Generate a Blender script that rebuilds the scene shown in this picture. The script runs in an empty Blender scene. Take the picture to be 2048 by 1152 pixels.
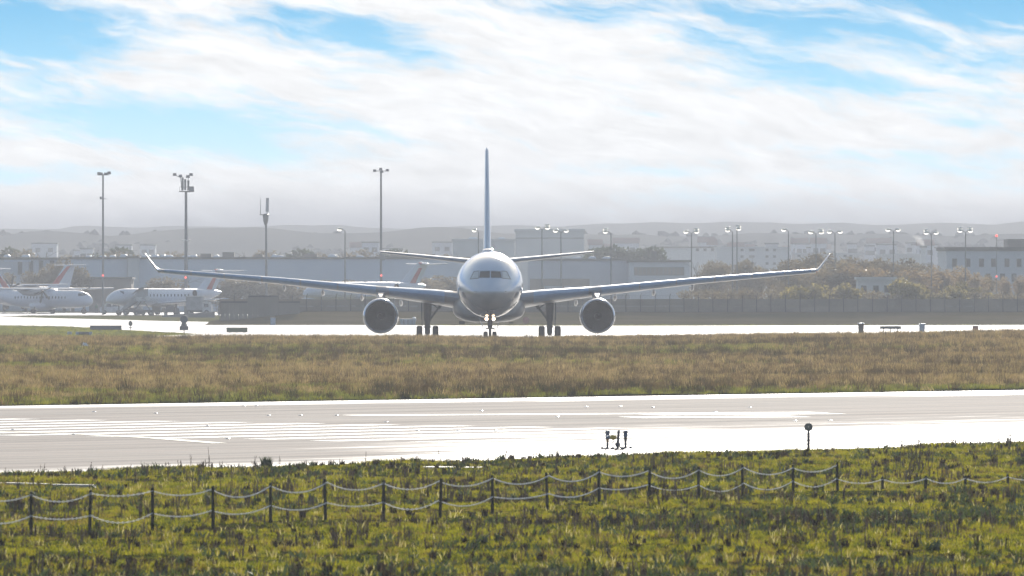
import bpy, bmesh, math, random
import numpy as np
from mathutils import Vector, Matrix, noise as mnoise

random.seed(7)
rng = np.random.default_rng(11)
R = math.radians
scene = bpy.context.scene
COL = scene.collection

# ------------------------------------------------------------------ camera
FPX, HC, YH, CX = 15960.0, 5.4, 560.0, 1024.0      # focal length in photo pixels, eye height, horizon row
cam_d = bpy.data.cameras.new('camera')
cam_d.sensor_width = 36.0
cam_d.lens = 36.0 * FPX / 2048.0
cam_d.clip_start = 1.0
cam_d.clip_end = 20000.0
cam_d.dof.use_dof = True
cam_d.dof.focus_distance = 520.0
cam_d.dof.aperture_fstop = 7.1
cam = bpy.data.objects.new('camera', cam_d)
COL.objects.link(cam)
cam.location = (0, 0, HC)
cam.rotation_euler = (R(90) - (576 - YH) / FPX, 0, 0)
scene.camera = cam

# ------------------------------------------------------------------ render settings
scene.render.engine = 'CYCLES'
cy = scene.cycles
cy.use_denoising = True
cy.max_bounces = 6
cy.diffuse_bounces = 2
cy.glossy_bounces = 3
cy.transmission_bounces = 3
cy.volume_bounces = 0
cy.transparent_max_bounces = 8
cy.sample_clamp_indirect = 6.0
cy.caustics_reflective = False
cy.caustics_refractive = False
vs = scene.view_settings
vs.view_transform = 'Standard'
vs.look = 'None'
vs.exposure = 0.75
vs.gamma = 1.0
vs.use_curve_mapping = False

# ------------------------------------------------------------------ node helper
class NT:
    def __init__(self, tree):
        self.t = tree
        for n in list(tree.nodes):
            tree.nodes.remove(n)

    def n(self, kind, _op=None, **inputs):
        nd = self.t.nodes.new(kind)
        if _op:
            nd.operation = _op
        for k, v in inputs.items():
            self.set(nd, k, v)
        return nd

    def set(self, nd, k, v):
        key = int(k[1:]) if k[0] == 'i' and k[1:].isdigit() else k.replace('_', ' ')
        s = nd.inputs[key]
        if isinstance(v, bpy.types.NodeSocket):
            self.t.links.new(v, s)
        elif isinstance(v, bpy.types.Node):
            self.t.links.new(v.outputs[0], s)
        else:
            s.default_value = v

    def m(self, op, a, b=None, c=None, clamp=False):
        nd = self.t.nodes.new('ShaderNodeMath')
        nd.operation = op
        nd.use_clamp = clamp
        for i, v in enumerate((a, b, c)):
            if v is not None:
                self.set(nd, 'i%d' % i, v)
        return nd.outputs[0]

    def smooth(self, x, lo, hi):
        nd = self.t.nodes.new('ShaderNodeMapRange')
        nd.interpolation_type = 'SMOOTHSTEP'
        self.set(nd, 'i0', x)
        nd.inputs[1].default_value = lo
        nd.inputs[2].default_value = hi
        return nd.outputs[0]

    def mix(self, f, a, b, blend='MIX'):
        nd = self.t.nodes.new('ShaderNodeMix')
        nd.data_type = 'RGBA'
        nd.blend_type = blend
        for i, v in ((0, f), (6, a), (7, b)):
            if isinstance(v, bpy.types.NodeSocket):
                self.t.links.new(v, nd.inputs[i])
            elif i == 0:
                nd.inputs[0].default_value = v
            else:
                nd.inputs[i].default_value = (v[0], v[1], v[2], 1)
        return nd.outputs[2]

    def noise(self, vec, scale, detail=4, rough=.5, dist=0.0):
        nd = self.t.nodes.new('ShaderNodeTexNoise')
        self.t.links.new(vec, nd.inputs['Vector'])
        nd.inputs['Scale'].default_value = scale
        nd.inputs['Detail'].default_value = detail
        nd.inputs['Roughness'].default_value = rough
        nd.inputs['Distortion'].default_value = dist
        return nd.outputs[0]

    def comb(self, x, y, z=0.0):
        nd = self.t.nodes.new('ShaderNodeCombineXYZ')
        for i, v in enumerate((x, y, z)):
            self.set(nd, 'i%d' % i, v)
        return nd.outputs[0]

    def sep(self, v):
        nd = self.t.nodes.new('ShaderNodeSeparateXYZ')
        self.t.links.new(v, nd.inputs[0])
        return nd.outputs

    def ramp(self, f, stops):
        nd = self.t.nodes.new('ShaderNodeValToRGB')
        self.t.links.new(f, nd.inputs[0])
        e = nd.color_ramp.elements
        while len(e) < len(stops):
            e.new(0.5)
        for i, (p, c) in enumerate(stops):
            e[i].position = p
            e[i].color = (c[0], c[1], c[2], 1)
        return nd.outputs[0]

# ------------------------------------------------------------------ sky (world) and sun
SUN_AZ, SUN_EL = R(4.5), R(14.0)
world = bpy.data.worlds.new('World')
scene.world = world
world.use_nodes = True
w = NT(world.node_tree)
tc = w.n('ShaderNodeTexCoord').outputs['Generated']
dx, dy, dz = w.sep(tc)
az = w.m('ARCTAN2', dx, dy)
el = w.m('ARCSINE', dz)
U = w.m('MULTIPLY', az, FPX / 1000.0)              # thousandths of the picture, measured on the sky itself
V = w.m('MULTIPLY', el, FPX / 1000.0)
uv0 = w.comb(w.m('MULTIPLY', U, 1.0), w.m('MULTIPLY', V, 1.7))
wx = w.m('SUBTRACT', w.noise(uv0, 3.0, 4, .55), .5)
wy = w.m('SUBTRACT', w.noise(w.comb(w.m('ADD', U, 7.3), w.m('MULTIPLY', V, 1.7)), 3.0, 4, .55), .5)
U2 = w.m('ADD', U, w.m('MULTIPLY', wx, .17))
V2 = w.m('ADD', V, w.m('MULTIPLY', wy, .08))

def blob(px, py, rx, ry, rot=0.0):
    """a clear patch in the cloud sheet: an ellipse in azimuth and elevation, soft edged"""
    a = w.m('SUBTRACT', U2, (px - CX) / 1000.0)
    b = w.m('SUBTRACT', V2, (YH - py) / 1000.0)
    c, s = math.cos(rot), math.sin(rot)
    p = w.m('ADD', w.m('MULTIPLY', a, c * 1000 / rx), w.m('MULTIPLY', b, s * 1000 / rx))
    q = w.m('ADD', w.m('MULTIPLY', a, -s * 1000 / ry), w.m('MULTIPLY', b, c * 1000 / ry))
    d = w.m('ADD', w.m('MULTIPLY', p, p), w.m('MULTIPLY', q, q))
    return w.m('EXPONENT', w.m('MULTIPLY', d, -1.0))

clear = None
for px, py, rx, ry, rot, k in ((40, 60, 250, 100, 0, 1.0), (60, 170, 200, 60, 0, .55), (330, 245, 400, 66, -.10, 1.0),
                               (690, 70, 240, 52, -.12, .85), (1180, 20, 320, 44, -.1, .50), (1180, 215, 150, 24, -.1, .35),
                               (1640, 60, 380, 90, -.06, .80), (1990, 0, 320, 80, 0, 1.0), (1620, 155, 300, 42, -.1, .75),
                               (1960, 120, 220, 60, 0, .60), (1930, 330, 330, 66, 0, .52), (40, 350, 190, 28, 0, .62), (1250, 340, 260, 22, 0, .40),
                               (1500, 395, 460, 34, 0, .40), (720, 275, 140, 24, -.15, .50), (1980, 230, 180, 60, 0, .42)):
    b_ = w.m('MULTIPLY', blob(px, py, rx, ry, rot), k)
    clear = b_ if clear is None else w.m('MAXIMUM', clear, b_)
# streaky cirrus: noise drawn out along a direction that sinks to the right
sx = w.m('ADD', w.m('MULTIPLY', U2, 2.0), w.m('MULTIPLY', V2, 1.2))
sy = w.m('ADD', w.m('MULTIPLY', V2, 8.5), w.m('MULTIPLY', U2, 1.5))
fine = w.noise(w.comb(sx, sy), 2.4, 9, .62, .25)
fine2 = w.noise(w.comb(w.m('ADD', w.m('MULTIPLY', U2, 4.4), w.m('MULTIPLY', V2, 3.0)), w.m('ADD', w.m('MULTIPLY', V2, 17.0), w.m('MULTIPLY', U2, 2.0)), 3.0), 2.2, 9, .62, .1)
far_out = w.smooth(el, R(2.3), R(6.0))
wide = w.noise(tc, 3.2, 6, .6, .6)
wide_clear = w.m('MULTIPLY', w.smooth(wide, .30, .52), far_out)
clear = w.m('ADD', w.m('MULTIPLY', clear, w.m('SUBTRACT', 1.0, far_out)), wide_clear)
tot = w.m('ADD', clear, w.m('MULTIPLY', w.m('SUBTRACT', fine, .5), 1.45))
tot = w.m('ADD', tot, w.m('MULTIPLY', w.m('SUBTRACT', fine2, .5), 1.05))
clearness = w.smooth(tot, .12, .86)

nish = w.t.nodes.new('ShaderNodeTexSky')
nish.sky_type = 'NISHITA'
nish.sun_disc = False
nish.sun_elevation = SUN_EL
nish.sun_rotation = SUN_AZ
nish.altitude = 150
nish.air_density = 1.2
nish.dust_density = 1.2
low = w.ramp(w.m('MULTIPLY', el, 1 / R(6.0)), ((0.0, (.74, .83, .92)), (.13, (.52, .80, .95)), (.235, (.26, .60, .83)),
                                              (.345, (.09, .40, .68)), (1.0, (.06, .26, .66))))
low = w.mix(1.0, low, (8, 8, 8), 'MULTIPLY')
blue = w.mix(w.smooth(el, R(3.0), R(20.0)), low, nish.outputs[0])
shade = w.m('ADD', .93, w.m('MULTIPLY', w.m('SUBTRACT', fine2, .5), .55))
shade = w.m('ADD', shade, w.m('MULTIPLY', w.m('SUBTRACT', fine, .5), -.35))
sun_v = Vector((math.sin(SUN_AZ) * math.cos(SUN_EL), math.cos(SUN_AZ) * math.cos(SUN_EL), math.sin(SUN_EL)))
dt = w.n('ShaderNodeVectorMath', 'DOT_PRODUCT')
w.t.links.new(tc, dt.inputs[0])
dt.inputs[1].default_value = sun_v
near_sun = w.smooth(dt.outputs['Value'], -.9, 1.0)          # cloud is brighter on the sun's side of the sky
CLOUD = 6.8
cb = w.m('MULTIPLY', w.m('ADD', .22, w.m('MULTIPLY', near_sun, .78)), CLOUD)
cb = w.m('MULTIPLY', cb, shade)
cloud = w.mix(1.0, (.985, .992, 1.0), w.comb(cb, cb, cb), 'MULTIPLY')
sky = w.mix(clearness, cloud, blue)
# low grey bank of cloud lying along the horizon
bank_h = w.m('ADD', w.m('MULTIPLY', w.m('SUBTRACT', fine, .5), .055), w.m('MULTIPLY', w.m('SUBTRACT', w.noise(w.comb(U, V, 9.0), 2.2, 5, .6), .5), .07))
bank = w.smooth(w.m('ADD', V, bank_h), .20, .08)
sky = w.mix(w.m('MULTIPLY', bank, .92), sky, (1.3, 1.4, 1.75))
under = w.mix(w.smooth(el, R(-1.0), 0.0), (1.6, 1.6, 1.3), sky)
bg = w.n('ShaderNodeBackground', Color=under, Strength=.1)
wo = w.n('ShaderNodeOutputWorld', Surface=bg)

sun_d = bpy.data.lights.new('sun', 'SUN')
sun_d.energy = 5.0
sun_d.angle = R(.53)
sun_d.color = (1.0, .945, .86)
sun = bpy.data.objects.new('sun', sun_d)
COL.objects.link(sun)
sun.rotation_euler = (-sun_v).to_track_quat('-Z', 'Y').to_euler()
sun.location = (60, 300, 200)

# ------------------------------------------------------------------ materials
def noise_coords(nt, coord, stretch):
    if coord == 'World':
        v = nt.n('ShaderNodeNewGeometry').outputs['Position']
    else:
        v = nt.n('ShaderNodeTexCoord').outputs['Object']
    mp = nt.n('ShaderNodeMapping')
    nt.t.links.new(v, mp.inputs['Vector'])
    mp.inputs['Scale'].default_value = stretch
    return mp.outputs[0]

def pm(name, c1, c2=None, scale=1.0, rough=.6, metal=0.0, coat=0.0, bump=0.0, stretch=(1, 1, 1), coord='Object',
       rvar=0.0, emit=None, spec=.5, detail=5, lo=.35, hi=.65):
    m = bpy.data.materials.new(name)
    m.use_nodes = True
    nt = NT(m.node_tree)
    b = nt.n('ShaderNodeBsdfPrincipled')
    nt.n('ShaderNodeOutputMaterial', Surface=b)
    b.inputs['Roughness'].default_value = rough
    b.inputs['Metallic'].default_value = metal
    b.inputs['Coat Weight'].default_value = coat
    b.inputs['Coat Roughness'].default_value = .06
    b.inputs['Specular IOR Level'].default_value = spec
    if c2 is None:
        c2 = tuple(x * .82 for x in c1)
    v = noise_coords(nt, coord, stretch)
    f = nt.noise(v, scale, detail, .6)
    fs = nt.smooth(f, lo, hi)
    nt.set(b, 'Base Color', nt.mix(fs, c1, c2))
    if rvar:
        f2 = nt.noise(v, scale * 1.7, 4, .6)
        nt.set(b, 'Roughness', nt.m('ADD', rough, nt.m('MULTIPLY', nt.m('SUBTRACT', f2, .5), rvar)))
    if bump:
        bp = nt.n('ShaderNodeBump', Strength=bump, Distance=.05, Height=f)
        nt.set(b, 'Normal', bp)
    if emit:
        b.inputs['Emission Color'].default_value = (*emit[0], 1)
        b.inputs['Emission Strength'].default_value = emit[1]
    return m

def leaf_mat(name, cols, scale=.12, trans=.55, rnd=.5, spec_rough=.45, gloss=.08, stretch=(1, 1, 1)):
    """blades and leaves: diffuse + translucent + a little gloss; colour drifts with place and from tuft to tuft"""
    m = bpy.data.materials.new(name)
    m.use_nodes = True
    nt = NT(m.node_tree)
    v = noise_coords(nt, 'World', stretch)
    f = nt.noise(v, scale, 5, .62)
    oi = nt.n('ShaderNodeObjectInfo').outputs['Random']
    f = nt.m('ADD', f, nt.m('MULTIPLY', nt.m('SUBTRACT', oi, .5), rnd))
    n = len(cols)
    c = nt.ramp(f, [(.22 + .56 * i / max(1, n - 1), cols[i]) for i in range(n)])
    di = nt.n('ShaderNodeBsdfDiffuse', Color=c)
    tr = nt.n('ShaderNodeBsdfTranslucent', Color=nt.mix(1.0, c, (1.25, 1.2, .8), 'MULTIPLY'))
    gl = nt.n('ShaderNodeBsdfGlossy', Color=(.8, .8, .75, 1), Roughness=spec_rough)
    s1 = nt.n('ShaderNodeMixShader', i0=trans, i1=di, i2=tr)
    s2 = nt.n('ShaderNodeMixShader', i0=gloss, i1=s1, i2=gl)
    nt.n('ShaderNodeOutputMaterial', Surface=s2)
    return m

# ------------------------------------------------------------------ mesh builder
class MB:
    def __init__(self):
        self.v, self.f = [], []

    def add(self, vs, fs):
        o = len(self.v)
        self.v += [tuple(p) for p in vs]
        self.f += [tuple(i + o for i in f) for f in fs]

    def box(self, c, s, rz=0.0, taper=1.0):
        hx, hy, hz = s[0] / 2, s[1] / 2, s[2] / 2
        cr, sr = math.cos(rz), math.sin(rz)
        vs = []
        for z, k in ((-hz, 1.0), (hz, taper)):
            for x, y in ((-hx, -hy), (hx, -hy), (hx, hy), (-hx, hy)):
                x, y = x * k, y * k
                vs.append((c[0] + x * cr - y * sr, c[1] + x * sr + y * cr, c[2] + z))
        self.add(vs, [(3, 2, 1, 0), (4, 5, 6, 7), (0, 1, 5, 4), (1, 2, 6, 5), (2, 3, 7, 6), (3, 0, 4, 7)])
        return self

    def bbox(self, x0, x1, y0, y1, z0, z1):
        return self.box(((x0 + x1) / 2, (y0 + y1) / 2, (z0 + z1) / 2), (x1 - x0, y1 - y0, z1 - z0))

    def tube(self, p0, p1, r0, r1=None, n=8, cap=True):
        r1 = r0 if r1 is None else r1
        p0, p1 = Vector(p0), Vector(p1)
        d = (p1 - p0).normalized()
        a = d.orthogonal().normalized()
        b = d.cross(a)
        vs = []
        for p, r in ((p0, r0), (p1, r1)):
            for i in range(n):
                t = 2 * math.pi * i / n
                vs.append(p + a * (r * math.cos(t)) + b * (r * math.sin(t)))
        fs = [(i, (i + 1) % n, n + (i + 1) % n, n + i) for i in range(n)]
        if cap:
            fs += [tuple(range(n - 1, -1, -1)), tuple(range(n, 2 * n))]
        self.add(vs, fs)
        return self

    def path(self, pts, r, n=6):
        for a, b in zip(pts, pts[1:]):
            self.tube(a, b, r, r, n)
        return self

    def loft(self, rings, cap=True, closed=True):
        n = len(rings[0])
        vs = [p for r in rings for p in r]
        fs = []
        for k in range(len(rings) - 1):
            for i in range(n if closed else n - 1):
                j = (i + 1) % n
                fs.append((k * n + i, k * n + j, (k + 1) * n + j, (k + 1) * n + i))
        if cap and closed:
            fs.append(tuple(range(n - 1, -1, -1)))
            fs.append(tuple(range((len(rings) - 1) * n, len(rings) * n)))
        self.add(vs, fs)
        return self

    def lathe(self, prof, axis='y', c=(0, 0, 0), n=32, cap=False):
        """prof: list of (along, radius)"""
        rings = []
        for a, r in prof:
            ring = []
            for i in range(n):
                t = 2 * math.pi * i / n
                u, v_ = r * math.cos(t), r * math.sin(t)
                p = {'y': (u, a, v_), 'z': (u, v_, a), 'x': (a, u, v_)}[axis]
                ring.append((c[0] + p[0], c[1] + p[1], c[2] + p[2]))
            rings.append(ring)
        return self.loft(rings, cap=cap)

    def blob(self, c, r, n=10, m=6, jitter=0.0, rnd=random):
        rings = []
        for k in range(m + 1):
            ph = math.pi * (k + .02) / (m + .04) - math.pi / 2
            ring = []
            for i in range(n):
                t = 2 * math.pi * i / n
                q = 1 + jitter * (rnd.random() - .5)
                ring.append((c[0] + r[0] * math.cos(ph) * math.cos(t) * q, c[1] + r[1] * math.cos(ph) * math.sin(t) * q,
                             c[2] + r[2] * math.sin(ph) * q))
            rings.append(ring)
        return self.loft(rings)

    def xf(self, mat):
        self.v = [tuple(mat @ Vector(p)) for p in self.v]
        return self

    def mesh(self, name, mat, smooth=None):
        me = bpy.data.meshes.new(name)
        me.from_pydata(self.v, [], self.f)
        bm = bmesh.new()
        bm.from_mesh(me)
        bmesh.ops.recalc_face_normals(bm, faces=bm.faces)
        bm.to_mesh(me)
        bm.free()
        if mat is not None:
            me.materials.append(mat)
        if smooth is not None:
            me.shade_smooth()
            me.set_sharp_from_angle(angle=R(smooth))
        return me

def obj(name, mb, mat=None, parent=None, smooth=None):
    me = mb.mesh(name, mat, smooth) if isinstance(mb, MB) else mb
    o = bpy.data.objects.new(name, me)
    COL.objects.link(o)
    if parent is not None:
        o.parent = parent
    return o

def tag(o, label=None, cat=None, group=None, kind=None):
    if label:
        o['label'] = label
    if cat:
        o['category'] = cat
    if group:
        o['group'] = group
    if kind:
        o['kind'] = kind
    return o

def thing(name, label, cat, loc=(0, 0, 0), rz=0.0, group=None):
    o = bpy.data.objects.new(name, None)
    o.empty_display_size = .2
    COL.objects.link(o)
    o.location = loc
    o.rotation_euler = (0, 0, rz)
    return tag(o, label, cat, group)

def dup(src, loc=None, rz=None, label=None, scale=None):
    def cp(o, parent):
        c = o.copy()
        COL.objects.link(c)
        if parent is not None:
            c.parent = parent
        for ch in [x for x in kids.get(o, ())]:
            cp(ch, c)
        return c
    kids = {}
    stack = [src]
    while stack:
        o = stack.pop()
        for ch in o.children:
            kids.setdefault(o, []).append(ch)
            stack.append(ch)
    r = cp(src, None)
    if loc is not None:
        r.location = loc
    if rz is not None:
        r.rotation_euler = (0, 0, rz)
    if scale is not None:
        r.scale = scale if isinstance(scale, tuple) else (scale,) * 3
    if label:
        r['label'] = label
    return r

# where things stand: distance from the eye, and what a photo pixel spans there
def gd(py, z=0.0):
    return FPX * (HC - z) / (py - YH)

def GX(px, d):
    return (px - CX) * d / FPX

def GZ(py, d):
    return HC + (YH - py) * d / FPX

def ground(px, py, z=0.0):
    d = gd(py, z)
    return Vector((GX(px, d), d, z))
# ================================================================== SETTING
M_soil = pm('soil_and_short_grass', (.12, .13, .03), (.15, .13, .06), .05, .95, coord='World', bump=0, spec=0)
M_field = pm('dry_meadow_soil', (.09, .072, .04), (.06, .066, .02), .035, .95, coord='World', stretch=(.5, 1, 1), lo=.42, hi=.62, spec=0)
M_verge = pm('verge_soil', (.055, .062, .012), (.065, .052, .022), .22, .95, coord='World', spec=0)
M_bank = pm('earth_bank_turf', (.11, .092, .05), (.145, .115, .07), .25, .95, coord='World', stretch=(.4, 1, 1), spec=0)

# runway frame: along-axis and across-axis unit vectors measured from the edges
A_FAR, B_FAR = ground(0, 812), ground(2048, 780)
A_NEAR, B_NEAR = ground(0, 956), ground(2048, 893)
RU = Vector((.649, .761, 0)).normalized()
RN = Vector((RU.y, -RU.x, 0))
RANG = math.atan2(RU.y, RU.x)

def asphalt(name, c1, c2, rough, wet_lo, wet_hi, wet_rough, scale=(.02, .35), spec=.5):
    """worn asphalt whose gloss drifts in long streaks along the surface's own length"""
    m = bpy.data.materials.new(name)
    m.use_nodes = True
    nt = NT(m.node_tree)
    b = nt.n('ShaderNodeBsdfPrincipled')
    nt.n('ShaderNodeOutputMaterial', Surface=b)
    v = nt.n('ShaderNodeTexCoord').outputs['Object']
    x, y, z = nt.sep(v)
    st = nt.comb(nt.m('MULTIPLY', x, scale[0]), nt.m('MULTIPLY', y, scale[1]))
    f = nt.noise(st, 1.0, 6, .62, .2)
    f2 = nt.noise(nt.comb(nt.m('MULTIPLY', x, scale[0] * 2.2), nt.m('MULTIPLY', y, scale[1] * 3.2), 4.0), 1.0, 6, .7)
    grain = nt.noise(v, 5.0, 4, .8)
    col = nt.mix(nt.smooth(f2, .35, .65), c1, c2)
    col = nt.mix(nt.m('MULTIPLY', grain, .35), col, (.05, .048, .046))
    nt.set(b, 'Base Color', col)
    wet = nt.smooth(f, wet_lo, wet_hi)
    r = nt.m('ADD', nt.m('MULTIPLY', nt.m('SUBTRACT', f2, .5), .16), rough)
    rr = nt.n('ShaderNodeMix', i0=wet, i2=r, i3=wet_rough)
    nt.set(b, 'Roughness', rr.outputs[0])
    nt.set(b, 'Specular IOR Level', nt.m('MULTIPLY', nt.m('ADD', .20, nt.m('MULTIPLY', nt.smooth(f2, .30, .70), 1.5)), spec))
    return m

M_runway = asphalt('worn_asphalt', (.205, .145, .12), (.085, .068, .062), .95, .60, .80, .84, spec=.12)
M_shoulder = asphalt('damp_shoulder_asphalt', (.15, .14, .135), (.12, .115, .11), .68, .40, .62, .55, (.03, .25), spec=.55)
M_taxi = asphalt('taxiway_concrete', (.24, .215, .20), (.17, .155, .145), .80, .45, .62, .7, (.02, .10), spec=.2)
M_paint = pm('road_paint_white', (.50, .50, .49), (.30, .29, .28), .9, .75, coord='World', lo=.5, hi=.8, spec=.15)
M_paint_y = pm('road_paint_cream', (.48, .45, .34), (.34, .32, .26), .9, .75, spec=.15, coord='World', lo=.5, hi=.8)

def sheet(name, pts, mat, z=0.0, kind='structure', label=None, origin=None, ang=0.0):
    """one flat polygon, its own axes turned by ang so that its material runs along it"""
    o0 = Vector(origin) if origin is not None else Vector((0, 0, 0))
    mb = MB()
    rot = Matrix.Rotation(-ang, 3, 'Z')
    mb.add([rot @ (Vector((p[0], p[1], 0)) - Vector((o0.x, o0.y, 0))) for p in pts], [tuple(range(len(pts)))])
    o = obj(name, mb, mat)
    o.location = (o0.x, o0.y, z)
    o.rotation_euler = (0, 0, ang)
    return tag(o, label, None, None, kind)

# ground: one sheet that reaches past the hills
g = MB()
g.add([(-1400, -150, 0), (1400, -150, 0), (1400, 4150, 0), (-1400, 4150, 0)], [(0, 1, 2, 3)])
go = obj('ground', g, M_soil)
go.location.z = -.08
tag(go, 'wide flat airfield ground of short green and brown grass', None, None, 'structure')

# runway: far and near edges as the grass meets them, carried on beyond the frame
df = (B_FAR - A_FAR).normalized()
dn = (B_NEAR - A_NEAR).normalized()
F0, F1 = A_FAR - df * 130, B_FAR + df * 170
N0, N1 = A_NEAR - dn * 95, B_NEAR + dn * 170
sheet('runway', [N0, N1, F1, F0], M_runway, 0.0, label='broad worn asphalt runway crossing the picture', origin=ground(1024, 860), ang=RANG)
# damp, smoother shoulders along both edges: distance to each edge, in the runway's own axes, drives gloss
nf = Vector((df.y, -df.x, 0))
nn = Vector((-dn.y, dn.x, 0))
RO = ground(1024, 860)
rot_ = Matrix.Rotation(-RANG, 3, 'Z')
rn = NT.__new__(NT)
rn.t = M_runway.node_tree
rb = [q for q in rn.t.nodes if q.type == 'BSDF_PRINCIPLED'][0]
r_dry = rb.inputs['Roughness'].links[0].from_socket
s_dry = rb.inputs['Specular IOR Level'].links[0].from_socket
c_dry = rb.inputs['Base Color'].links[0].from_socket
rc = rn.n('ShaderNodeTexCoord').outputs['Object']
rx_, ry_, _z = rn.sep(rc)
def along(v, p):
    """signed distance of a surface point from p measured along v"""
    l = rot_ @ v
    return rn.m('SUBTRACT', rn.m('ADD', rn.m('MULTIPLY', rx_, l.x), rn.m('MULTIPLY', ry_, l.y)), v.dot(p - RO))
streak = rn.noise(rn.comb(rn.m('MULTIPLY', rx_, .045), rn.m('MULTIPLY', ry_, .5), 8.0), 1.0, 7, .65, .3)
def damp(dist, width):
    q = rn.m('ADD', rn.m('DIVIDE', dist, width), rn.m('MULTIPLY', rn.m('SUBTRACT', streak, .5), 2.6))
    return rn.smooth(q, 1.25, .55)
s_near = along(dn, A_NEAR)
w_near = rn.m('ADD', 6.0, rn.m('MULTIPLY', rn.smooth(s_near, 18, 62), 19.0))
s_far = along(df, A_FAR)
w_far = rn.m('ADD', 4.5, rn.m('MULTIPLY', rn.smooth(s_far, -10, 90), 6.5))
wet_ = rn.m('MAXIMUM', damp(along(nn, A_NEAR), w_near), damp(along(nf, A_FAR), w_far))
mx = rn.n('ShaderNodeMix', i0=wet_, i2=r_dry, i3=.66)
rn.set(rb, 'Roughness', mx)
mx = rn.n('ShaderNodeMix', i0=wet_, i2=s_dry, i3=.50)
rn.set(rb, 'Specular IOR Level', mx)
# rubber laid down in long dark streaks, and cross joints sealed with tar
rub = rn.noise(rn.comb(rn.m('MULTIPLY', rx_, .018), rn.m('MULTIPLY', ry_, .9), 2.0), 1.0, 6, .7, .1)
rubm = rn.m('MULTIPLY', rn.smooth(rub, .44, .66), .8)
jt = rn.m('FRACT', rn.m('MULTIPLY', rx_, 1 / 7.5))
jl = rn.m('MULTIPLY', rn.m('LESS_THAN', jt, .030), .55)
dull = rn.m('MAXIMUM', rubm, jl)
mx2 = rn.m('MULTIPLY', mx.outputs[0], rn.m('SUBTRACT', 1.0, rn.m('MULTIPLY', dull, rn.m('SUBTRACT', .95, rn.m('MULTIPLY', wet_, .6)))))
rn.set(rb, 'Specular IOR Level', mx2)
cc = rn.mix(dull, c_dry, (.045, .04, .038))
rn.set(rb, 'Base Color', cc)
# threshold stripes
P0 = ground(55, 838)
for k in range(-3, 16):
    e = P0 + RN * (3.72 * k)
    s = e - RU * (23.5 if k % 2 else 24.3)
    h = RN * .74
    if e.x < 24:
        st = sheet('runway_marking', [s - h, e - h, e + h, s + h], M_paint, .008, origin=e, ang=RANG,
                   label='white threshold stripe painted on the runway')
        st['group'] = 'white threshold stripes'
# broken white bands further along the runway, and the cream lead-off line
for (a, b, wd) in (((700, 831), (1640, 825), 2.2), ((1260, 835), (1600, 833), 3.0), ((1300, 830), (1670, 827), 2.2)):
    p, q = ground(*a), ground(*b)
    t_ = (q - p).normalized()
    h = Vector((t_.y, -t_.x, 0)) * wd / 2
    sheet('runway_marking', [p - h, q - h, q + h, p + h], M_paint, .008, origin=p, ang=math.atan2(t_.y, t_.x),
          label='long white band painted across the runway')
pts = [ground(-60, 862.5), ground(130, 867), ground(300, 876), ground(440, 887)]
for p, q in zip(pts, pts[1:]):
    t_ = (q - p).normalized()
    h = Vector((t_.y, -t_.x, 0)) * .28
    sheet('runway_marking', [p - h, q - h, q + h, p + h], M_paint_y, .012, origin=p, ang=math.atan2(t_.y, t_.x),
          label='thin cream lead-off line curving across the runway')

# taxiway behind the meadow
tw = [ground(-260, 629), ground(0, 632.6), ground(100, 636), ground(200, 638.3), ground(320, 641.8), ground(760, 650.5), ground(1250, 651.5), ground(2400, 649.5)]
tw += [Vector((90, 655, 0)), Vector((-30, 655, 0)), Vector((-36, 760, 0)), ground(400, 668), ground(250, 660), ground(130, 652.5), ground(-260, 648)]
sheet('taxiway', tw, M_taxi, 0.0, label='pale sunlit taxiway under the airliner', origin=(0, 800, 0), ang=R(-6))
# apron under the parked aircraft
M_apron = asphalt('apron_concrete', (.26, .25, .24), (.2, .19, .185), .75, .45, .6, .6, (.03, .05))
sheet('apron', [(-150, 1188, 0), (-77, 1188, 0), (-74, 1222, 0), (-40, 1224, 0), (-12, 1228, 0), (-12, 1330, 0), (-150, 1330, 0)], M_apron, 0.0,
      label='pale apron under the parked aircraft', origin=(-80, 1200, 0))
# dark drain line between apron and turf
dr = MB()
for a, b in (((-260, 631), (300, 636)), ((300, 636), (420, 621))):
    pass

# meadow terrain: rises gently to a crest that hides the taxiway's near edge
def sstep(a, b, x):
    t = np.clip((x - a) / (b - a), 0, 1)
    return t * t * (3 - 2 * t)

def lump(x, y, s, seed):
    """cheap smooth value noise on arrays"""
    xi, yi = np.floor(x / s), np.floor(y / s)
    fx, fy = x / s - xi, y / s - yi
    fx, fy = fx * fx * (3 - 2 * fx), fy * fy * (3 - 2 * fy)
    def h(a, b):
        q = np.sin(a * 127.1 + b * 311.7 + seed * 74.7) * 43758.5453
        return q - np.floor(q)
    return (h(xi, yi) * (1 - fx) + h(xi + 1, yi) * fx) * (1 - fy) + (h(xi, yi + 1) * (1 - fx) + h(xi + 1, yi + 1) * fx) * fy

def z_meadow(x, y):
    amp = .60 + .42 * sstep(2, 42, x)
    m = amp * sstep(390, 610, y) * (1 - sstep(640, 664, y))
    return m + .03 + .14 * (lump(x, y, 5.0, 1) - .4) * sstep(352, 380, y) * (1 - sstep(630, 655, y))

def far_edge_y(x):
    return A_FAR.y + (x - A_FAR.x) * df.y / df.x

def z_verge(x, y):
    ye = A_NEAR.y + (x - A_NEAR.x) * dn.y / dn.x
    k = sstep(0, 5, ye - y)
    return .02 + k * (.04 + .18 * (lump(x, y, 3.1, 2) - .35) + .08 * (lump(x, y, 1.1, 3) - .5))

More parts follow.
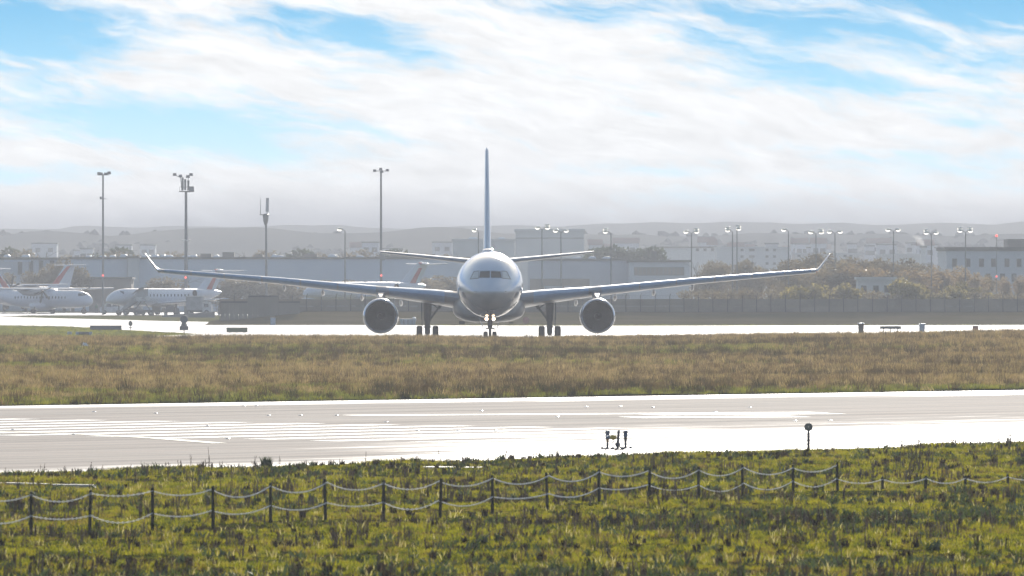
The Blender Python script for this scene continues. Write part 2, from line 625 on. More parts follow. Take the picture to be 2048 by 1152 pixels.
def terrain(name, xs, ys, yfun, zfun, mat, label):
    """grid whose rows run between two edge curves"""
    X, T = np.meshgrid(xs, ys)
    Y = yfun(X, T)
    Z = zfun(X, Y)
    n, m = len(xs), len(ys)
    v = np.stack([X, Y, Z], -1).reshape(-1, 3)
    f = [(j * n + i, j * n + i + 1, (j + 1) * n + i + 1, (j + 1) * n + i) for j in range(m - 1) for i in range(n - 1)]
    me = bpy.data.meshes.new(name)
    me.from_pydata(v.tolist(), [], f)
    me.materials.append(mat)
    me.shade_smooth()
    return tag(obj(name, me), label, None, None, 'structure')

terrain('meadow', np.linspace(-110, 110, 90), np.linspace(0, 1, 120),
        lambda X, T: np.maximum(far_edge_y(X), 240) + T * (666 - np.maximum(far_edge_y(X), 240)), z_meadow, M_field,
        'broad rising meadow of brown grass between runway and taxiway')
terrain('grass_verge', np.linspace(-45, 45, 130), np.linspace(0, 1, 170),
        lambda X, T: 60 + T * (np.clip(A_NEAR.y + (X - A_NEAR.x) * dn.y / dn.x, 150, 330) - 60), z_verge, M_verge,
        'lumpy green verge between the camera and the runway')

# earth bank at the foot of the wall
bk = MB()
xs = np.linspace(-37, 140, 60)
for x0, x1 in zip(xs, xs[1:]):
    pass
prof = ((958, -.02), (966, .05), (972, .62), (979, 1.35), (990, 1.6), (1010, 1.6))
rows = []
for y, z in prof:
    rows.append([(x, y + 3 * math.sin(x * .05), z * (.25 + .75 * float(sstep(-37, -24, np.array(x))))) for x in xs])
bk.loft(rows, cap=False, closed=False)
tag(obj('bank', bk, M_bank, smooth=60), 'dark earth bank at the foot of the concrete wall', None, None, 'structure')

# hills far off
M_hill = pm('wooded_hillside', (.12, .125, .125), (.15, .15, .14), .01, .95, coord='World', stretch=(1, .4, 1), detail=8, lo=.4, hi=.6, spec=0)
def hill(y0, y1, py_fun, label, seed):
    xs = np.linspace(-520, 520, 150)
    rows = []
    zr = np.array([GZ(py_fun(CX + x * FPX / y1), y1) for x in xs]) + 2.4 * lump(xs, xs * 0, 22, seed) + 1.2 * lump(xs, xs * 0, 7, seed + 1)
    for t in np.linspace(0, 1, 14):
        rows.append([(x, y0 + (y1 - y0) * t, -.5 + zr[i] * (t ** 1.25) * (1 if t > .98 else (1 - .12 * float(lump(np.array(x), np.array(t * 300), 30, seed)))))
                     for i, x in enumerate(xs)])
    rows.append([(x, y1 + 260, -.5) for x in xs])
    mb = MB().loft(rows, cap=False, closed=False)
    tag(obj('hill', mb, M_hill, smooth=70), label, None, None, 'structure')
hill(2000, 2700, lambda p: 474 - 6 * math.sin(p * .0021), 'low wooded rise behind the hangars in the haze', 5)
hill(2800, 3750, lambda p: 461 - 7 * math.exp(-((p - 1400) / 300) ** 2) - 10 * math.exp(-((p - 1950) / 300) ** 2), 'long hazy ridge closing the horizon', 9)

# the air
M_haze = bpy.data.materials.new('haze_air')
M_haze.use_nodes = True
hz = NT(M_haze.node_tree)
HAZE_DENSITY = .00027
pv = hz.n('ShaderNodeVolumePrincipled', Density=HAZE_DENSITY, Anisotropy=0.0)
pv.inputs['Color'].default_value = (.88, .90, .96, 1)
hz.n('ShaderNodeOutputMaterial', Volume=pv)
hb = MB().bbox(-1450, 1450, -200, 4200, -1.3, 40.5)
haze = obj('haze', hb, M_haze)
tag(haze, 'pale morning haze lying over the airfield', 'haze', None, 'stuff')
# ================================================================== AIRLINER
M_white = pm('white_aircraft_paint', (.44, .51, .60), (.38, .45, .54), .35, .24, coat=.6, coord='Object', stretch=(1, .3, 1))
M_hull = pm('hull_paint_ground_reflection', (.54, .62, .73), (.50, .58, .69), .35, .22, coat=.8, coord='Object', stretch=(1, .3, 1))
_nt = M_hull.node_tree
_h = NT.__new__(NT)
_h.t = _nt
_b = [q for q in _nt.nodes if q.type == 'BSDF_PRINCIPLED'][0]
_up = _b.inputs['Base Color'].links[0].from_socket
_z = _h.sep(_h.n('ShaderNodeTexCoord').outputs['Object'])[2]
_h.set(_b, 'Base Color', _h.mix(_h.smooth(_z, 4.28, 4.56), (.22, .22, .215), _up))     # reflection of the dark ground, painted grey into the lower hull
M_alu = pm('blue_grey_leading_edge', (.20, .35, .54), (.16, .29, .46), 1.2, .32, metal=.3, coord='Object')
M_wing = pm('grey_wing_paint', (.22, .28, .36), (.18, .23, .30), .5, .32, coat=.3)
M_under = pm('grey_underside_paint', (.19, .19, .19), (.14, .14, .14), .4, .34, coat=.2)
M_finblue = pm('blue_fin_paint', (.10, .24, .46), (.08, .20, .40), .5, .28, coat=.5)
M_fingrey = pm('pale_blue_fin_paint', (.34, .46, .58), (.30, .40, .52), .5, .28, coat=.5)
M_lip = pm('bare_metal_lip', (.62, .66, .72), (.55, .58, .62), 2, .20, metal=.9)
M_dark = pm('dark_intake_lining', (.012, .012, .011), (.02, .02, .018), 2, .6, spec=.2)
M_blade = pm('titanium_fan_blade', (.05, .05, .047), (.035, .035, .032), 2, .4, metal=.5)
M_gear = pm('grey_gear_leg', (.08, .078, .07), (.05, .05, .045), 6, .5, metal=.2)
M_tyre = pm('tyre_rubber', (.025, .025, .025), (.045, .042, .04), 9, .8)
M_hub = pm('wheel_hub_metal', (.38, .38, .37), (.25, .25, .24), 9, .45, metal=.5)
M_glass = pm('cockpit_glass', (.018, .017, .016), (.03, .028, .025), 3, .08, spec=.6)
M_seal = pm('black_window_seal', (.03, .03, .03), (.04, .04, .04), 3, .5)
M_side = pm('bright_side_glass', (.50, .56, .58), (.42, .46, .48), 2, .12, spec=.6)
M_lamp = pm('lit_taxi_lamp', (.9, .8, .7), (.9, .8, .7), 1, .2, emit=((1.0, .66, .42), 5.0))
M_red = pm('red_beacon_glass', (.45, .03, .02), (.35, .02, .02), 4, .3)
M_orange = pm('orange_nav_glass', (.7, .22, .08), (.6, .18, .06), 4, .3)

air = thing('airliner', 'large white twin-engined airliner facing the camera on the taxiway', 'airliner', (-1.80, 669, 0), R(.50))
FZ = 5.0
ST = [  # aft distance, half width, top, bottom (about the centre line)
    (0.00, .05, -.72, -.80), (.12, .40, -.38, -1.15), (.35, .72, -.10, -1.42), (.75, 1.06, .20, -1.68), (1.3, 1.40, .55, -1.93),
    (2.0, 1.72, 1.02, -2.14), (2.8, 2.02, 1.52, -2.33), (3.6, 2.26, 1.92, -2.48), (4.6, 2.48, 2.25, -2.61), (6.0, 2.68, 2.54, -2.73),
    (7.5, 2.78, 2.72, -2.80), (9.5, 2.82, 2.82, -2.82), (20, 2.82, 2.82, -2.82), (30, 2.82, 2.82, -2.82), (39, 2.82, 2.82, -2.82),
    (43, 2.70, 2.80, -2.45), (47, 2.35, 2.74, -1.55), (51, 1.78, 2.62, -.45), (54.5, 1.15, 2.42, .60), (57.3, .55, 2.10, 1.25), (58.4, .22, 1.90, 1.50)]
ST_Y = [s[0] for s in ST]
def fus(y):
    k = [np.interp(y, ST_Y, [s[i] for s in ST]) for i in (1, 2, 3)]
    return k[0], (k[1] + k[2]) / 2, (k[1] - k[2]) / 2
def ring(y, n=64):
    a, c, h = fus(y)
    return [(a * math.cos(2 * math.pi * i / n), y, FZ + c + h * math.sin(2 * math.pi * i / n)) for i in range(n)]
ys = [0, .05, .12, .22, .35, .55, .75, 1.0, 1.3, 1.6, 2.0, 2.4, 2.8, 3.2, 3.6, 4.1, 4.6, 5.3, 6, 6.7, 7.5, 8.5, 9.5, 14, 20, 25, 30, 35, 39,
      41, 43, 45, 47, 49, 51, 53, 54.5, 56, 57.3, 58.4]
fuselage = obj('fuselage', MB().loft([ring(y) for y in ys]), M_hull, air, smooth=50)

def nose_y(x, z):
    """how far aft the skin of the nose is where it is seen at x, z (z about the centre line)"""
    lo_, hi_ = 0.0, 12.0
    for _ in range(40):
        m_ = (lo_ + hi_) / 2
        a, c, h = fus(m_)
        if (x / a) ** 2 + ((z - c) / h) ** 2 > 1:
            lo_ = m_
        else:
            hi_ = m_
    return hi_

def skin_patch(quad, off, n=6):
    """a patch that follows the nose skin inside a front-view quad; off metres proud of it"""
    mb = MB()
    a, b, c, d = [Vector((p[0], p[1])) for p in quad]
    vs = []
    for j in range(n + 1):
        for i in range(n + 1):
            u, v = i / n, j / n
            p = a * (1 - u) * (1 - v) + b * u * (1 - v) + c * u * v + d * (1 - u) * v
            vs.append((p.x, nose_y(p.x, p.y) - off, FZ + p.y))
    fs = [(j * (n + 1) + i, j * (n + 1) + i + 1, (j + 1) * (n + 1) + i + 1, (j + 1) * (n + 1) + i) for j in range(n) for i in range(n)]
    mb.add(vs, fs)
    return mb
for s in (-1, 1):
    q = [(.05 * s, .62), (.94 * s, .60), (.84 * s, 1.12), (.05 * s, 1.15)]
    pane = obj('windscreen_pane', skin_patch(q, .012), M_glass, air, smooth=60)
    fr = [(.02 * s, .57), (.99 * s, .55), (.88 * s, 1.17), (.02 * s, 1.20)]
    obj('window_seal', skin_patch(fr, .006), M_wing, pane, smooth=60)
    q = [(1.02 * s, .58), (1.66 * s, .50), (1.36 * s, 1.10), (.97 * s, 1.14)]
    pane = obj('side_window', skin_patch(q, .012), M_side, air, smooth=60)
    fr = [(.985 * s, .53), (1.74 * s, .45), (1.40 * s, 1.15), (.935 * s, 1.19)]
    obj('window_seal', skin_patch(fr, .006), M_seal, pane, smooth=60)
    # wiper and pitot probe
    w_ = MB()
    y0 = nose_y(.3 * s, .6) - .03
    w_.tube((.12 * s, nose_y(.12, .56) - .03, FZ + .56), (.62 * s, nose_y(.62, .66) - .03, FZ + .66), .018, .014, 6)
    obj('wiper', w_, M_seal, air)
    p_ = MB()
    yy = nose_y(1.25 * s, -.55)
    p_.tube((1.22 * s, yy + .05, FZ - .55), (1.36 * s, yy - .12, FZ - .58), .03, .02, 6)
    p_.tube((1.36 * s, yy - .10, FZ - .58), (1.36 * s, yy - .42, FZ - .58), .022, .012, 6)
    obj('pitot_probe', p_, M_gear, air)

# belly fairing and satcom dome
def fair_ring(y, hw, top, bot, n=48, ex=2.8):
    c, h = (top + bot) / 2, (top - bot) / 2
    r_ = []
    for i in range(n):
        t = 2 * math.pi * i / n
        ct, st_ = math.cos(t), math.sin(t)
        r_.append((hw * math.copysign(abs(ct) ** (2 / ex), ct), y, c + h * math.copysign(abs(st_) ** (2 / ex), st_)))
    return r_
bel = [(16.4, 1.0, 2.5, 2.12), (17.2, 2.1, 3.2, 2.02), (18.6, 2.75, 3.9, 1.86), (20.5, 3.08, 4.3, 1.74), (24, 3.14, 4.4, 1.70), (31, 3.14, 4.3, 1.72),
       (35, 2.9, 4.0, 1.86), (38.5, 2.2, 3.4, 2.10), (40.5, 1.2, 2.9, 2.3)]
obj('belly_fairing', MB().loft([fair_ring(*b) for b in bel]), M_under, air, smooth=50)
obj('satcom_dome', MB().loft([fair_ring(y, w_, 7.74 + h_, 7.6, 24, 2.6) for y, w_, h_ in ((28.4, .2, .1), (28.8, .46, .30), (29.6, .54, .42), (31.4, .54, .42), (32.6, .4, .28), (33.2, .15, .1))]),
    M_white, air, smooth=50)
obj('air_inlet', MB().box((-2.35, 18.9, 1.72), (.5, 1.2, .26)), M_gear, air)
obj('air_inlet', MB().box((1.9, 19.2, 1.70), (.35, 1.0, .10)), M_gear, air)
a_ = MB()
a_.loft([[(-.02, 11.0, 7.80), (.02, 11.0, 7.80), (.02, 11.45, 7.80), (-.02, 11.45, 7.80)], [(-.01, 11.2, 8.12), (.01, 11.2, 8.12), (.01, 11.4, 8.12), (-.01, 11.4, 8.12)]])
obj('blade_aerial', a_, M_white, air)

# wings
WS = [(2.3, 19.6, 12.0, 3.62, .125, 4.0), (5.0, 21.4, 10.2, 3.98, .120, 3.6), (9.4, 24.6, 7.4, 4.42, .120, 3.0), (18.3, 30.4, 5.2, 5.33, .118, 2.2), (24, 34.1, 3.9, 5.80, .125, 2.0), (29.0, 37.3, 2.85, 6.20, .135, 1.8)]
def wing_at(s):
    xs_ = [q[0] for q in WS]
    return [float(np.interp(s, xs_, [q[i] for q in WS])) for i in range(1, 6)]
def foil(n=14):
    xs_ = [(1 - math.cos(math.pi * i / n)) / 2 for i in range(n + 1)]
    def t(x):
        return 5 * (.2969 * math.sqrt(x) - .126 * x - .3516 * x * x + .2843 * x ** 3 - .1036 * x ** 4)
    return [(x, t(x)) for x in reversed(xs_)] + [(x, -t(x)) for x in xs_[1:-1]]
FO = foil()
def section(s, sgn, x=None, le=None, ch=None, z=None, tc=None, inc=None, td=(0, 1), pts=None, grow=0.0):
    if le is None:
        le, ch, z, tc, inc = wing_at(s)
        x = s
    out = []
    ci, si = math.cos(R(inc)), math.sin(R(inc))
    for px_, t_ in (pts or FO):
        up = ch * tc * t_ * (1.0 if t_ > 0 else .92)
        if grow:
            up += math.copysign(grow, t_ if abs(t_) > 1e-6 else 1)
        yy, zz = (px_ - .25) * ch * ci + up * si, -(px_ - .25) * ch * si + up * ci
        yy += .25 * ch - grow
        out.append((sgn * (x + td[0] * zz), le + yy, z + td[1] * zz))
    return out
LE_PTS = [p for p in FO if p[0] <= .16]
slat_px = [(331, 384), (386, 450), (452, 525), (527, 602), (604, 676), (678, 754), (779, 890)]
for sgn in (-1, 1):
    wing = obj('wing', MB().loft([section(s, sgn) for s in (1.5, 2.3, 5.0, 7.2, 9.4, 12, 15, 18.3, 21, 24, 26.5, 29.0)]), M_wing, air, smooth=40)
    # winglet
    wl = [section(0, sgn, 29.0, 37.3, 2.85, 6.20, .135, 1.8), section(0, sgn, 29.25, 37.6, 2.6, 6.30, .11, 1, (-.35, .94)),
          section(0, sgn, 29.5, 38.0, 2.3, 6.55, .09, 0, (-.72, .70)), section(0, sgn, 30.25, 39.6, 1.3, 7.52, .08, 0, (-.78, .62)),
          section(0, sgn, 30.42, 40.2, .75, 7.75, .08, 0, (-.78, .62))]
    obj('winglet', MB().loft(wl), M_white, air, smooth=40)
    for a, b in slat_px:
        D = 700
        s1, s0 = (979 - a) / FPX * D, (979 - b) / FPX * D
        D = 669 + wing_at((s0 + s1) / 2)[0]
        s1, s0 = (979 - a) / FPX * D, (979 - b) / FPX * D
        secs = [section(s0 + (s1 - s0) * t, sgn, pts=LE_PTS, grow=.016) for t in np.linspace(0, 1, 5)]
        mb = MB().loft(secs, cap=True)
        obj('slat', mb, M_alu, air, smooth=45)
    # flap track fairings
    for px_ in (571, 649, 727, 805):
        s = (979 - px_) / FPX * 703
        le, ch, z, tc_, inc = wing_at(s)
        y0, y1 = le + ch * .45, le + ch * 1.12
        zz = z - ch * .055 - .16
        rings = []
        for t, k in ((0, .05), (.12, .55), (.3, .9), (.5, 1), (.7, .85), (.88, .45), (1, .05)):
            y_ = y0 + (y1 - y0) * t
            rings.append([(sgn * s + .17 * k * math.cos(q), y_, zz - (.12 + .04 * ch) * t + .25 * k * math.sin(q)) for q in np.linspace(0, 2 * math.pi, 14, endpoint=False)])
        obj('flap_track_fairing', MB().loft(rings), M_wing, air, smooth=60)
    obj('navigation_light', MB().blob((sgn * 29.12, 37.45, 6.12), (.09, .12, .07), 8, 5), M_orange if sgn > 0 else M_glass, air, smooth=80)

    # engine
    ex, ey, ez = sgn * 9.37, 19.4, 2.30
    prof = [(0.06, 1.315), (0.0, 1.37), (.05, 1.425), (.25, 1.475), (.8, 1.53), (1.8, 1.55), (3.2, 1.50), (4.6, 1.34), (5.6, 1.12), (5.55, 1.05), (4.6, 1.1)]
    nac = obj('engine', MB().lathe(prof, 'y', (ex, ey, ez), 56), M_white, air, smooth=50)
    obj('intake_lip', MB().lathe([(.30, 1.268), (.12, 1.28), (.02, 1.33), (-.012, 1.37), (.045, 1.434), (.28, 1.488)], 'y', (ex, ey, ez), 56), M_lip, nac, smooth=60)
    obj('intake_duct', MB().lathe([(.25, 1.272), (.7, 1.25), (1.5, 1.24), (2.2, 1.2), (2.25, .2), (2.25, .02)], 'y', (ex, ey, ez), 56), M_dark, nac, smooth=40)
    fb = MB()
    for k in range(26):
        t = 2 * math.pi * k / 26
        vs_, tw_ = [], []
        for r_, tw in ((.42, .15), (.75, .28), (1.1, .42), (1.225, .48)):
            for u in (-.5, .5):
                aa = t + u * .30 * (1.0 if r_ > .6 else .8) * .62 / max(r_, .6) * 1.4
                vs_.append((ex + r_ * math.cos(aa), ey + 1.45 + (u * tw), ez + r_ * math.sin(aa)))
        fb.add(vs_, [(0, 1, 3, 2), (2, 3, 5, 4), (4, 5, 7, 6)])
    tag(obj('fan_blades', fb, M_blade, nac), None, None, None, 'stuff')
    obj('spinner', MB().lathe([(.82, .02), (.95, .14), (1.2, .30), (1.5, .44)], 'y', (ex, ey, ez), 28), M_dark, nac, smooth=60)
    sw = MB()
    for i in range(14):
        a0, a1 = i * .42, (i + 1) * .42
        def sp(a, k):
            r_ = .10 + a * .045 + k
            y_ = float(np.interp(r_, [.02, .14, .30, .44], [.82, .95, 1.2, 1.5])) - .012
            return (ex + r_ * math.cos(a), ey + y_, ez + r_ * math.sin(a))
        sw.add([sp(a0, 0), sp(a1, 0), sp(a1, .06), sp(a0, .06)], [(0, 1, 2, 3)])
    obj('spinner_mark', sw, M_gear, nac)
    obj('exhaust_cone', MB().lathe([(5.3, .95), (6.4, .72), (7.2, .30), (7.5, .03)], 'y', (ex, ey, ez), 28), M_gear, nac, smooth=60)
    st_ = MB()   # strake
    st_.add([(ex - sgn * 1.20, ey + 1.2, ez + .95), (ex - sgn * 1.18, ey + 2.3, ez + .97), (ex - sgn * 1.50, ey + 2.3, ez + 1.22), (ex - sgn * 1.47, ey + 1.7, ez + 1.19)], [(0, 1, 2, 3)])
    obj('strake', st_, M_white, nac)
    # pylon: narrow above the nacelle, flared where it meets the wing
    def pr(y, hw0, z0, hw1, z1):
        return [(ex - hw0, y, z0), (ex + hw0, y, z0), (ex + hw1, y, z1), (ex - hw1, y, z1)]
    zl = wing_at(9.37)[2]
    py_ = [pr(ey + 1.6, .10, ez + 1.45, .08, ez + 1.60), pr(ey + 2.8, .24, ez + 1.3, .20, ez + 1.86), pr(ey + 4.2, .28, ez + 1.0, .26, zl - .10),
           pr(ey + 5.2, .30, ez + .9, .40, zl - .08), pr(ey + 6.4, .30, ez + .95, .42, zl + .02), pr(ey + 9.5, .14, zl - .6, .12, zl - .2)]
    obj('pylon', MB().loft(py_), M_wing, air, smooth=35)
    # blue-grey saddle where pylon meets the leading edge
    obj('pylon_saddle', MB().loft([section(9.37 + q, sgn, pts=LE_PTS, grow=.03) for q in (-.44, -.2, .2, .44)]), M_wing, air, smooth=45)

    # main gear
    gx, gy = sgn * 5.34, 28.6
    leg = obj('main_gear_leg', MB().tube((gx, gy, .7), (gx, gy, 2.0), .24, .24, 14).tube((gx, gy, 1.8), (gx - sgn * .02, gy + .1, 4.1), .32, .40, 14)
              .box((gx, gy, .72), (.34, 2.3, .30)).box((gx, gy - .25, 1.30), (.62, .1, .12)), M_gear, air, smooth=40)
    obj('gear_door', MB().box((gx + sgn * .50, gy, 2.85), (.10, 1.7, 1.9)).box((gx + sgn * .47, gy + .2, 1.72), (.07, .9, .7)), M_gear, leg)
    ss = MB().tube((gx - sgn * .15, gy - .1, 1.85), (gx - sgn * .95, gy - .1, 2.95), .085, .085, 8).tube((gx - sgn * .95, gy - .1, 2.9), (gx - sgn * 1.25, gy, 3.35), .16, .12, 8)
    ss.tube((gx - sgn * .2, gy - .1, 3.45), (gx - sgn * .92, gy - .1, 2.95), .06, .06, 8)
    obj('side_stay', ss, M_gear, leg, smooth=40)
    hs = MB()
    for k in range(3):
        hs.tube((gx + .2 - .18 * k, gy - .34, .95), (gx + .15 - .12 * k, gy - .36, 2.4), .018, .018, 5)
    obj('hydraulic_hose', hs, M_tyre, leg)
    for q in (-1, 1):
        for r_ in (-.98, .98):
            wv = MB().lathe([(-.23, .36), (-.265, .52), (-.24, .64), (-.14, .695), (.14, .695), (.24, .64), (.265, .52), (.23, .36)], 'x', (gx + q * .70, gy + r_, .70), 28)
            wh = obj('wheel', wv, M_tyre, leg, smooth=50)
            obj('hub', MB().lathe([(-.19, .37), (-.12, .30), (-.15, .02), (.15, .02), (.12, .30), (.19, .37)], 'x', (gx + q * .70, gy + r_, .70), 20), M_hub, wh, smooth=40)
    # tailplane
    TS = [(.6, 48.6, 5.0, 7.00, .11, 0), (1.8, 49.4, 4.7, 7.10, .11, 0), (9.7, 54.6, 1.9, 7.95, .10, 0)]
    obj('tailplane', MB().loft([section(0, sgn, *t) for t in TS]), M_wing, air, smooth=40)

# fin
fs_ = []
for z_, le, ch, tc_ in ((7.3, 45.2, 9.2, .085), (8.4, 46.8, 8.3, .085), (11, 49.0, 6.7, .088), (14, 51.5, 4.9, .09), (17.1, 54.0, 3.2, .10), (17.42, 54.6, 2.5, .05)):
    fs_.append([(ch * tc_ * t, le + ch * x_, z_) for x_, t in FO])
obj('fin', MB().loft(fs_), M_fingrey, air, smooth=40)
fe = []
FLE = [p for p in FO if p[0] <= .10]
for z_, le, ch, tc_ in ((9.3, 47.55, 7.75, .087), (11, 49.0, 6.7, .088), (14, 51.5, 4.9, .09), (16.9, 53.85, 3.3, .098)):
    k = .25 if z_ < 10 else 1
    fe.append([((ch * tc_ * t * (.60 * k)), le + ch * x_ - .035, z_) for x_, t in FLE])
obj('fin_leading_edge', MB().loft(fe), M_finblue, air, smooth=50)

# nose gear
ng = obj('nose_gear_leg', MB().tube((0, 6.9, .5), (0, 6.8, 1.6), .12, .13, 12).tube((0, 6.8, 1.35), (0, 6.5, 2.6), .20, .22, 12)
         .box((0, 6.6, 1.30), (.78, .12, .10)).tube((-.55, 6.75, .52), (.55, 6.75, .52), .08, .08, 8).box((.42, 6.6, 1.17), (.30, .08, .07)), M_gear, air, smooth=40)
obj('steering_unit', MB().box((0, 6.35, 1.92), (.34, .22, .85)), pm('rust_brown_strut', (.14, .08, .06), (.10, .06, .05), 5, .5), ng)
for s in (-1, 1):
    wh = obj('wheel', MB().lathe([(-.16, .27), (-.19, .40), (-.16, .49), (-.09, .525), (.09, .525), (.16, .49), (.19, .40), (.16, .27)], 'x', (s * .38, 6.85, .525), 26), M_tyre, ng, smooth=50)
    obj('hub', MB().lathe([(-.15, .27), (-.08, .2), (-.1, .02), (.1, .02), (.08, .2), (.15, .27)], 'x', (s * .38, 6.85, .525), 18), M_hub, wh, smooth=40)
    lm = obj('landing_lamp', MB().lathe([(.05, .16), (-.04, .165), (-.09, .15)], 'y', (s * .30, 6.2, 2.10), 20, cap=True), M_gear, ng, smooth=40)
    obj('lens', MB().lathe([(-.092, .14), (-.12, .09), (-.13, .01)], 'y', (s * .30, 6.2, 2.10), 18), M_lamp, lm, smooth=60)
    lm = obj('taxi_lamp', MB().lathe([(.04, .085), (-.04, .09), (-.07, .08)], 'y', (s * .285, 6.2, 2.42), 16, cap=True), M_gear, ng, smooth=40)
    obj('lens', MB().lathe([(-.072, .075), (-.09, .04), (-.095, .01)], 'y', (s * .285, 6.2, 2.42), 14), M_lamp, lm, smooth=60)
    gd_ = MB()
    gd_.loft([[(s * .92, 5.3, 2.28), (s * .88, 5.3, 2.28), (s * .88, 8.2, 2.24), (s * .92, 8.2, 2.24)], [(s * .62, 5.4, 1.32), (s * .57, 5.4, 1.32), (s * .57, 8.1, 1.32), (s * .62, 8.1, 1.32)]])
    obj('nose_gear_door', gd_, M_white, air)
obj('beacon', MB().blob((0, 27, 1.66), (.12, .16, .10), 10, 5), M_red, air, smooth=80)
# ================================================================== PARKED AIRCRAFT
M_reg = pm('regional_white_paint', (.62, .66, .74), (.56, .60, .68), .4, .28, coat=.4)
M_regtail = pm('regional_tail_red', (.50, .07, .06), (.42, .06, .05), .4, .35, coat=.3)
M_regwin = pm('cabin_window_dark', (.06, .07, .09), (.08, .09, .11), 3, .2)
M_regbelly = pm('regional_grey_belly', (.36, .37, .40), (.30, .31, .33), .5, .4)
M_prop = pm('black_propeller', (.03, .03, .03), (.05, .05, .05), 4, .5)
M_text = pm('red_lettering', (.55, .10, .08), (.50, .09, .07), 4, .4)

def circ(y, r, z, n=28, k=1.0):
    return [(r * math.cos(2 * math.pi * i / n), y, z + r * k * math.sin(2 * math.pi * i / n)) for i in range(n)]

def plain_wing(root, tip, dz, tc_=.12, sgn=1, z=0):
    (x0, le0, c0), (x1, le1, c1) = root, tip
    return MB().loft([section(0, sgn, x0, le0, c0, z, tc_, 1.0), section(0, sgn, x1, le1, c1, z + dz, tc_, 0.0)])

def windows(x, y0, y1, step, z, r):
    """a row of small cabin windows standing a hair proud of the skin"""
    mb = MB()
    y = y0
    while y < y1:
        for s in (-1, 1):
            mb.box((s * (x + .005), y, z), (.03, .25, .36))
        y += step
    return mb

def lettering(text, size, parent, mat, x_side, y_at, z_at, rad, zc):
    cu = bpy.data.curves.new('lettering', 'FONT')
    cu.body = text
    cu.size = size
    cu.shear = .25
    cu.extrude = 0.0
    tmp = bpy.data.objects.new('lettering_source', cu)
    COL.objects.link(tmp)
    bpy.context.view_layer.update()
    dg = bpy.context.evaluated_depsgraph_get()
    me = bpy.data.meshes.new_from_object(tmp.evaluated_get(dg))
    bpy.data.objects.remove(tmp)
    me.materials.clear()
    me.materials.append(mat)
    for v in me.vertices:
        a = (z_at + v.co.y - zc) / rad
        a = max(-1.4, min(1.4, a))
        v.co = Vector((x_side * (rad + .012) * math.cos(a), y_at + v.co.x, zc + (rad + .012) * math.sin(a)))
    o = bpy.data.objects.new('lettering', me)
    COL.objects.link(o)
    o.parent = parent
    return o

def regional_jet(label, loc, rz):
    t = thing('regional_jet', label, 'jet', loc, rz, 'parked regional jets')
    zc, r = 2.75, 1.36
    st = [(0, .06, -.55), (.25, .35, -.46), (.7, .62, -.34), (1.4, .88, -.2), (2.3, 1.10, -.06), (3.4, 1.28, 0), (4.6, r, 0), (19, r, 0), (21.5, 1.2, .12), (24, .85, .38), (26.2, .45, .62), (27.2, .15, .75)]
    obj('fuselage', MB().loft([circ(y, q, zc + o_) for y, q, o_ in st]), M_reg, t, smooth=50)
    obj('belly', MB().loft([fair_ring(y, w_, zc - .55, zc - b_, 24, 2.4) for y, w_, b_ in ((9.5, .5, 1.2), (10.8, 1.25, 1.60), (14.5, 1.3, 1.66), (17, .6, 1.25))]), M_regbelly, t, smooth=50)
    tag(obj('cabin_windows', windows(r - .03, 5.5, 18.5, .82, zc + .28, r), M_regwin, t), None, None, None, 'stuff')
    ws = MB()
    for s in (-1, 1):
        ws.add([(s * .05, 1.72, zc + .60), (s * .72, 2.05, zc + .50), (s * .62, 2.62, zc + .92), (s * .05, 2.50, zc + 1.02)], [(0, 1, 2, 3)])
        ws.add([(s * .76, 2.10, zc + .48), (s * 1.10, 2.85, zc + .42), (s * .92, 3.05, zc + .86), (s * .66, 2.62, zc + .92)], [(0, 1, 2, 3)])
    obj('windscreen', ws.xf(Matrix.Translation((0, -.06, .03))), M_regwin, t)
    for s in (-1, 1):
        obj('wing', plain_wing((1.0, 10.6, 4.6), (10.3, 15.6, 1.4), .75, .12, s, zc - .95), M_reg, t, smooth=40)
        e = obj('engine', MB().lathe([(.12, .50), (0, .56), (.15, .64), (1.4, .72), (2.8, .60), (3.6, .44)], 'y', (s * 2.05, 18.4, zc + .55), 26), M_reg, t, smooth=50)
        obj('intake', MB().lathe([(.10, .52), (.6, .50), (.62, .02)], 'y', (s * 2.05, 18.4, zc + .55), 22), M_dark, e, smooth=40)
        obj('engine_pylon', MB().box((s * 1.35, 20.2, zc + .45), (.7, 2.2, .22)), M_reg, t)
        obj('tailplane', plain_wing((.05, 25.6, 2.2), (4.3, 27.4, 1.1), .1, .10, s, zc + 4.05), M_reg, t, smooth=40)
    fn = []
    for z_, le, ch in ((zc + .9, 20.6, 5.0), (zc + 1.6, 21.9, 4.3), (zc + 4.05, 24.9, 2.9)):
        fn.append([(ch * .10 * q, le + ch * x_, z_) for x_, q in FO])
    obj('fin', MB().loft(fn), M_reg, t, smooth=40)
    rd = []
    for z_, le, ch in ((zc + 1.2, 22.9, 3.0), (zc + 3.5, 25.1, 2.2)):
        rd.append([(ch * .145 * q + 0, le + ch * x_ * .86, z_) for x_, q in FO])
    obj('red_fin_band', MB().loft(rd), M_regtail, t, smooth=40)
    obj('tail_bullet', MB().blob((0, 26.6, zc + 4.10), (.22, 1.5, .26), 12, 8), M_reg, t, smooth=80)
    obj('bullet_band', MB().blob((0, 26.0, zc + 4.14), (.235, .55, .28), 12, 8), M_regtail, t, smooth=80)
    for x_, y_ in ((0, 2.9), (-1.9, 14.2), (1.9, 14.2)):
        gl = obj('gear_leg', MB().tube((x_, y_, .35), (x_, y_, zc - 1.0), .08, .1, 8), M_gear, t)
        for q in (-.2, .2):
            obj('wheel', MB().lathe([(-.11, .1), (-.11, .33), (0, .38), (.11, .33), (.11, .1)], 'x', (x_ + q, y_, .38), 16, cap=True), M_tyre, gl, smooth=50)
    return t
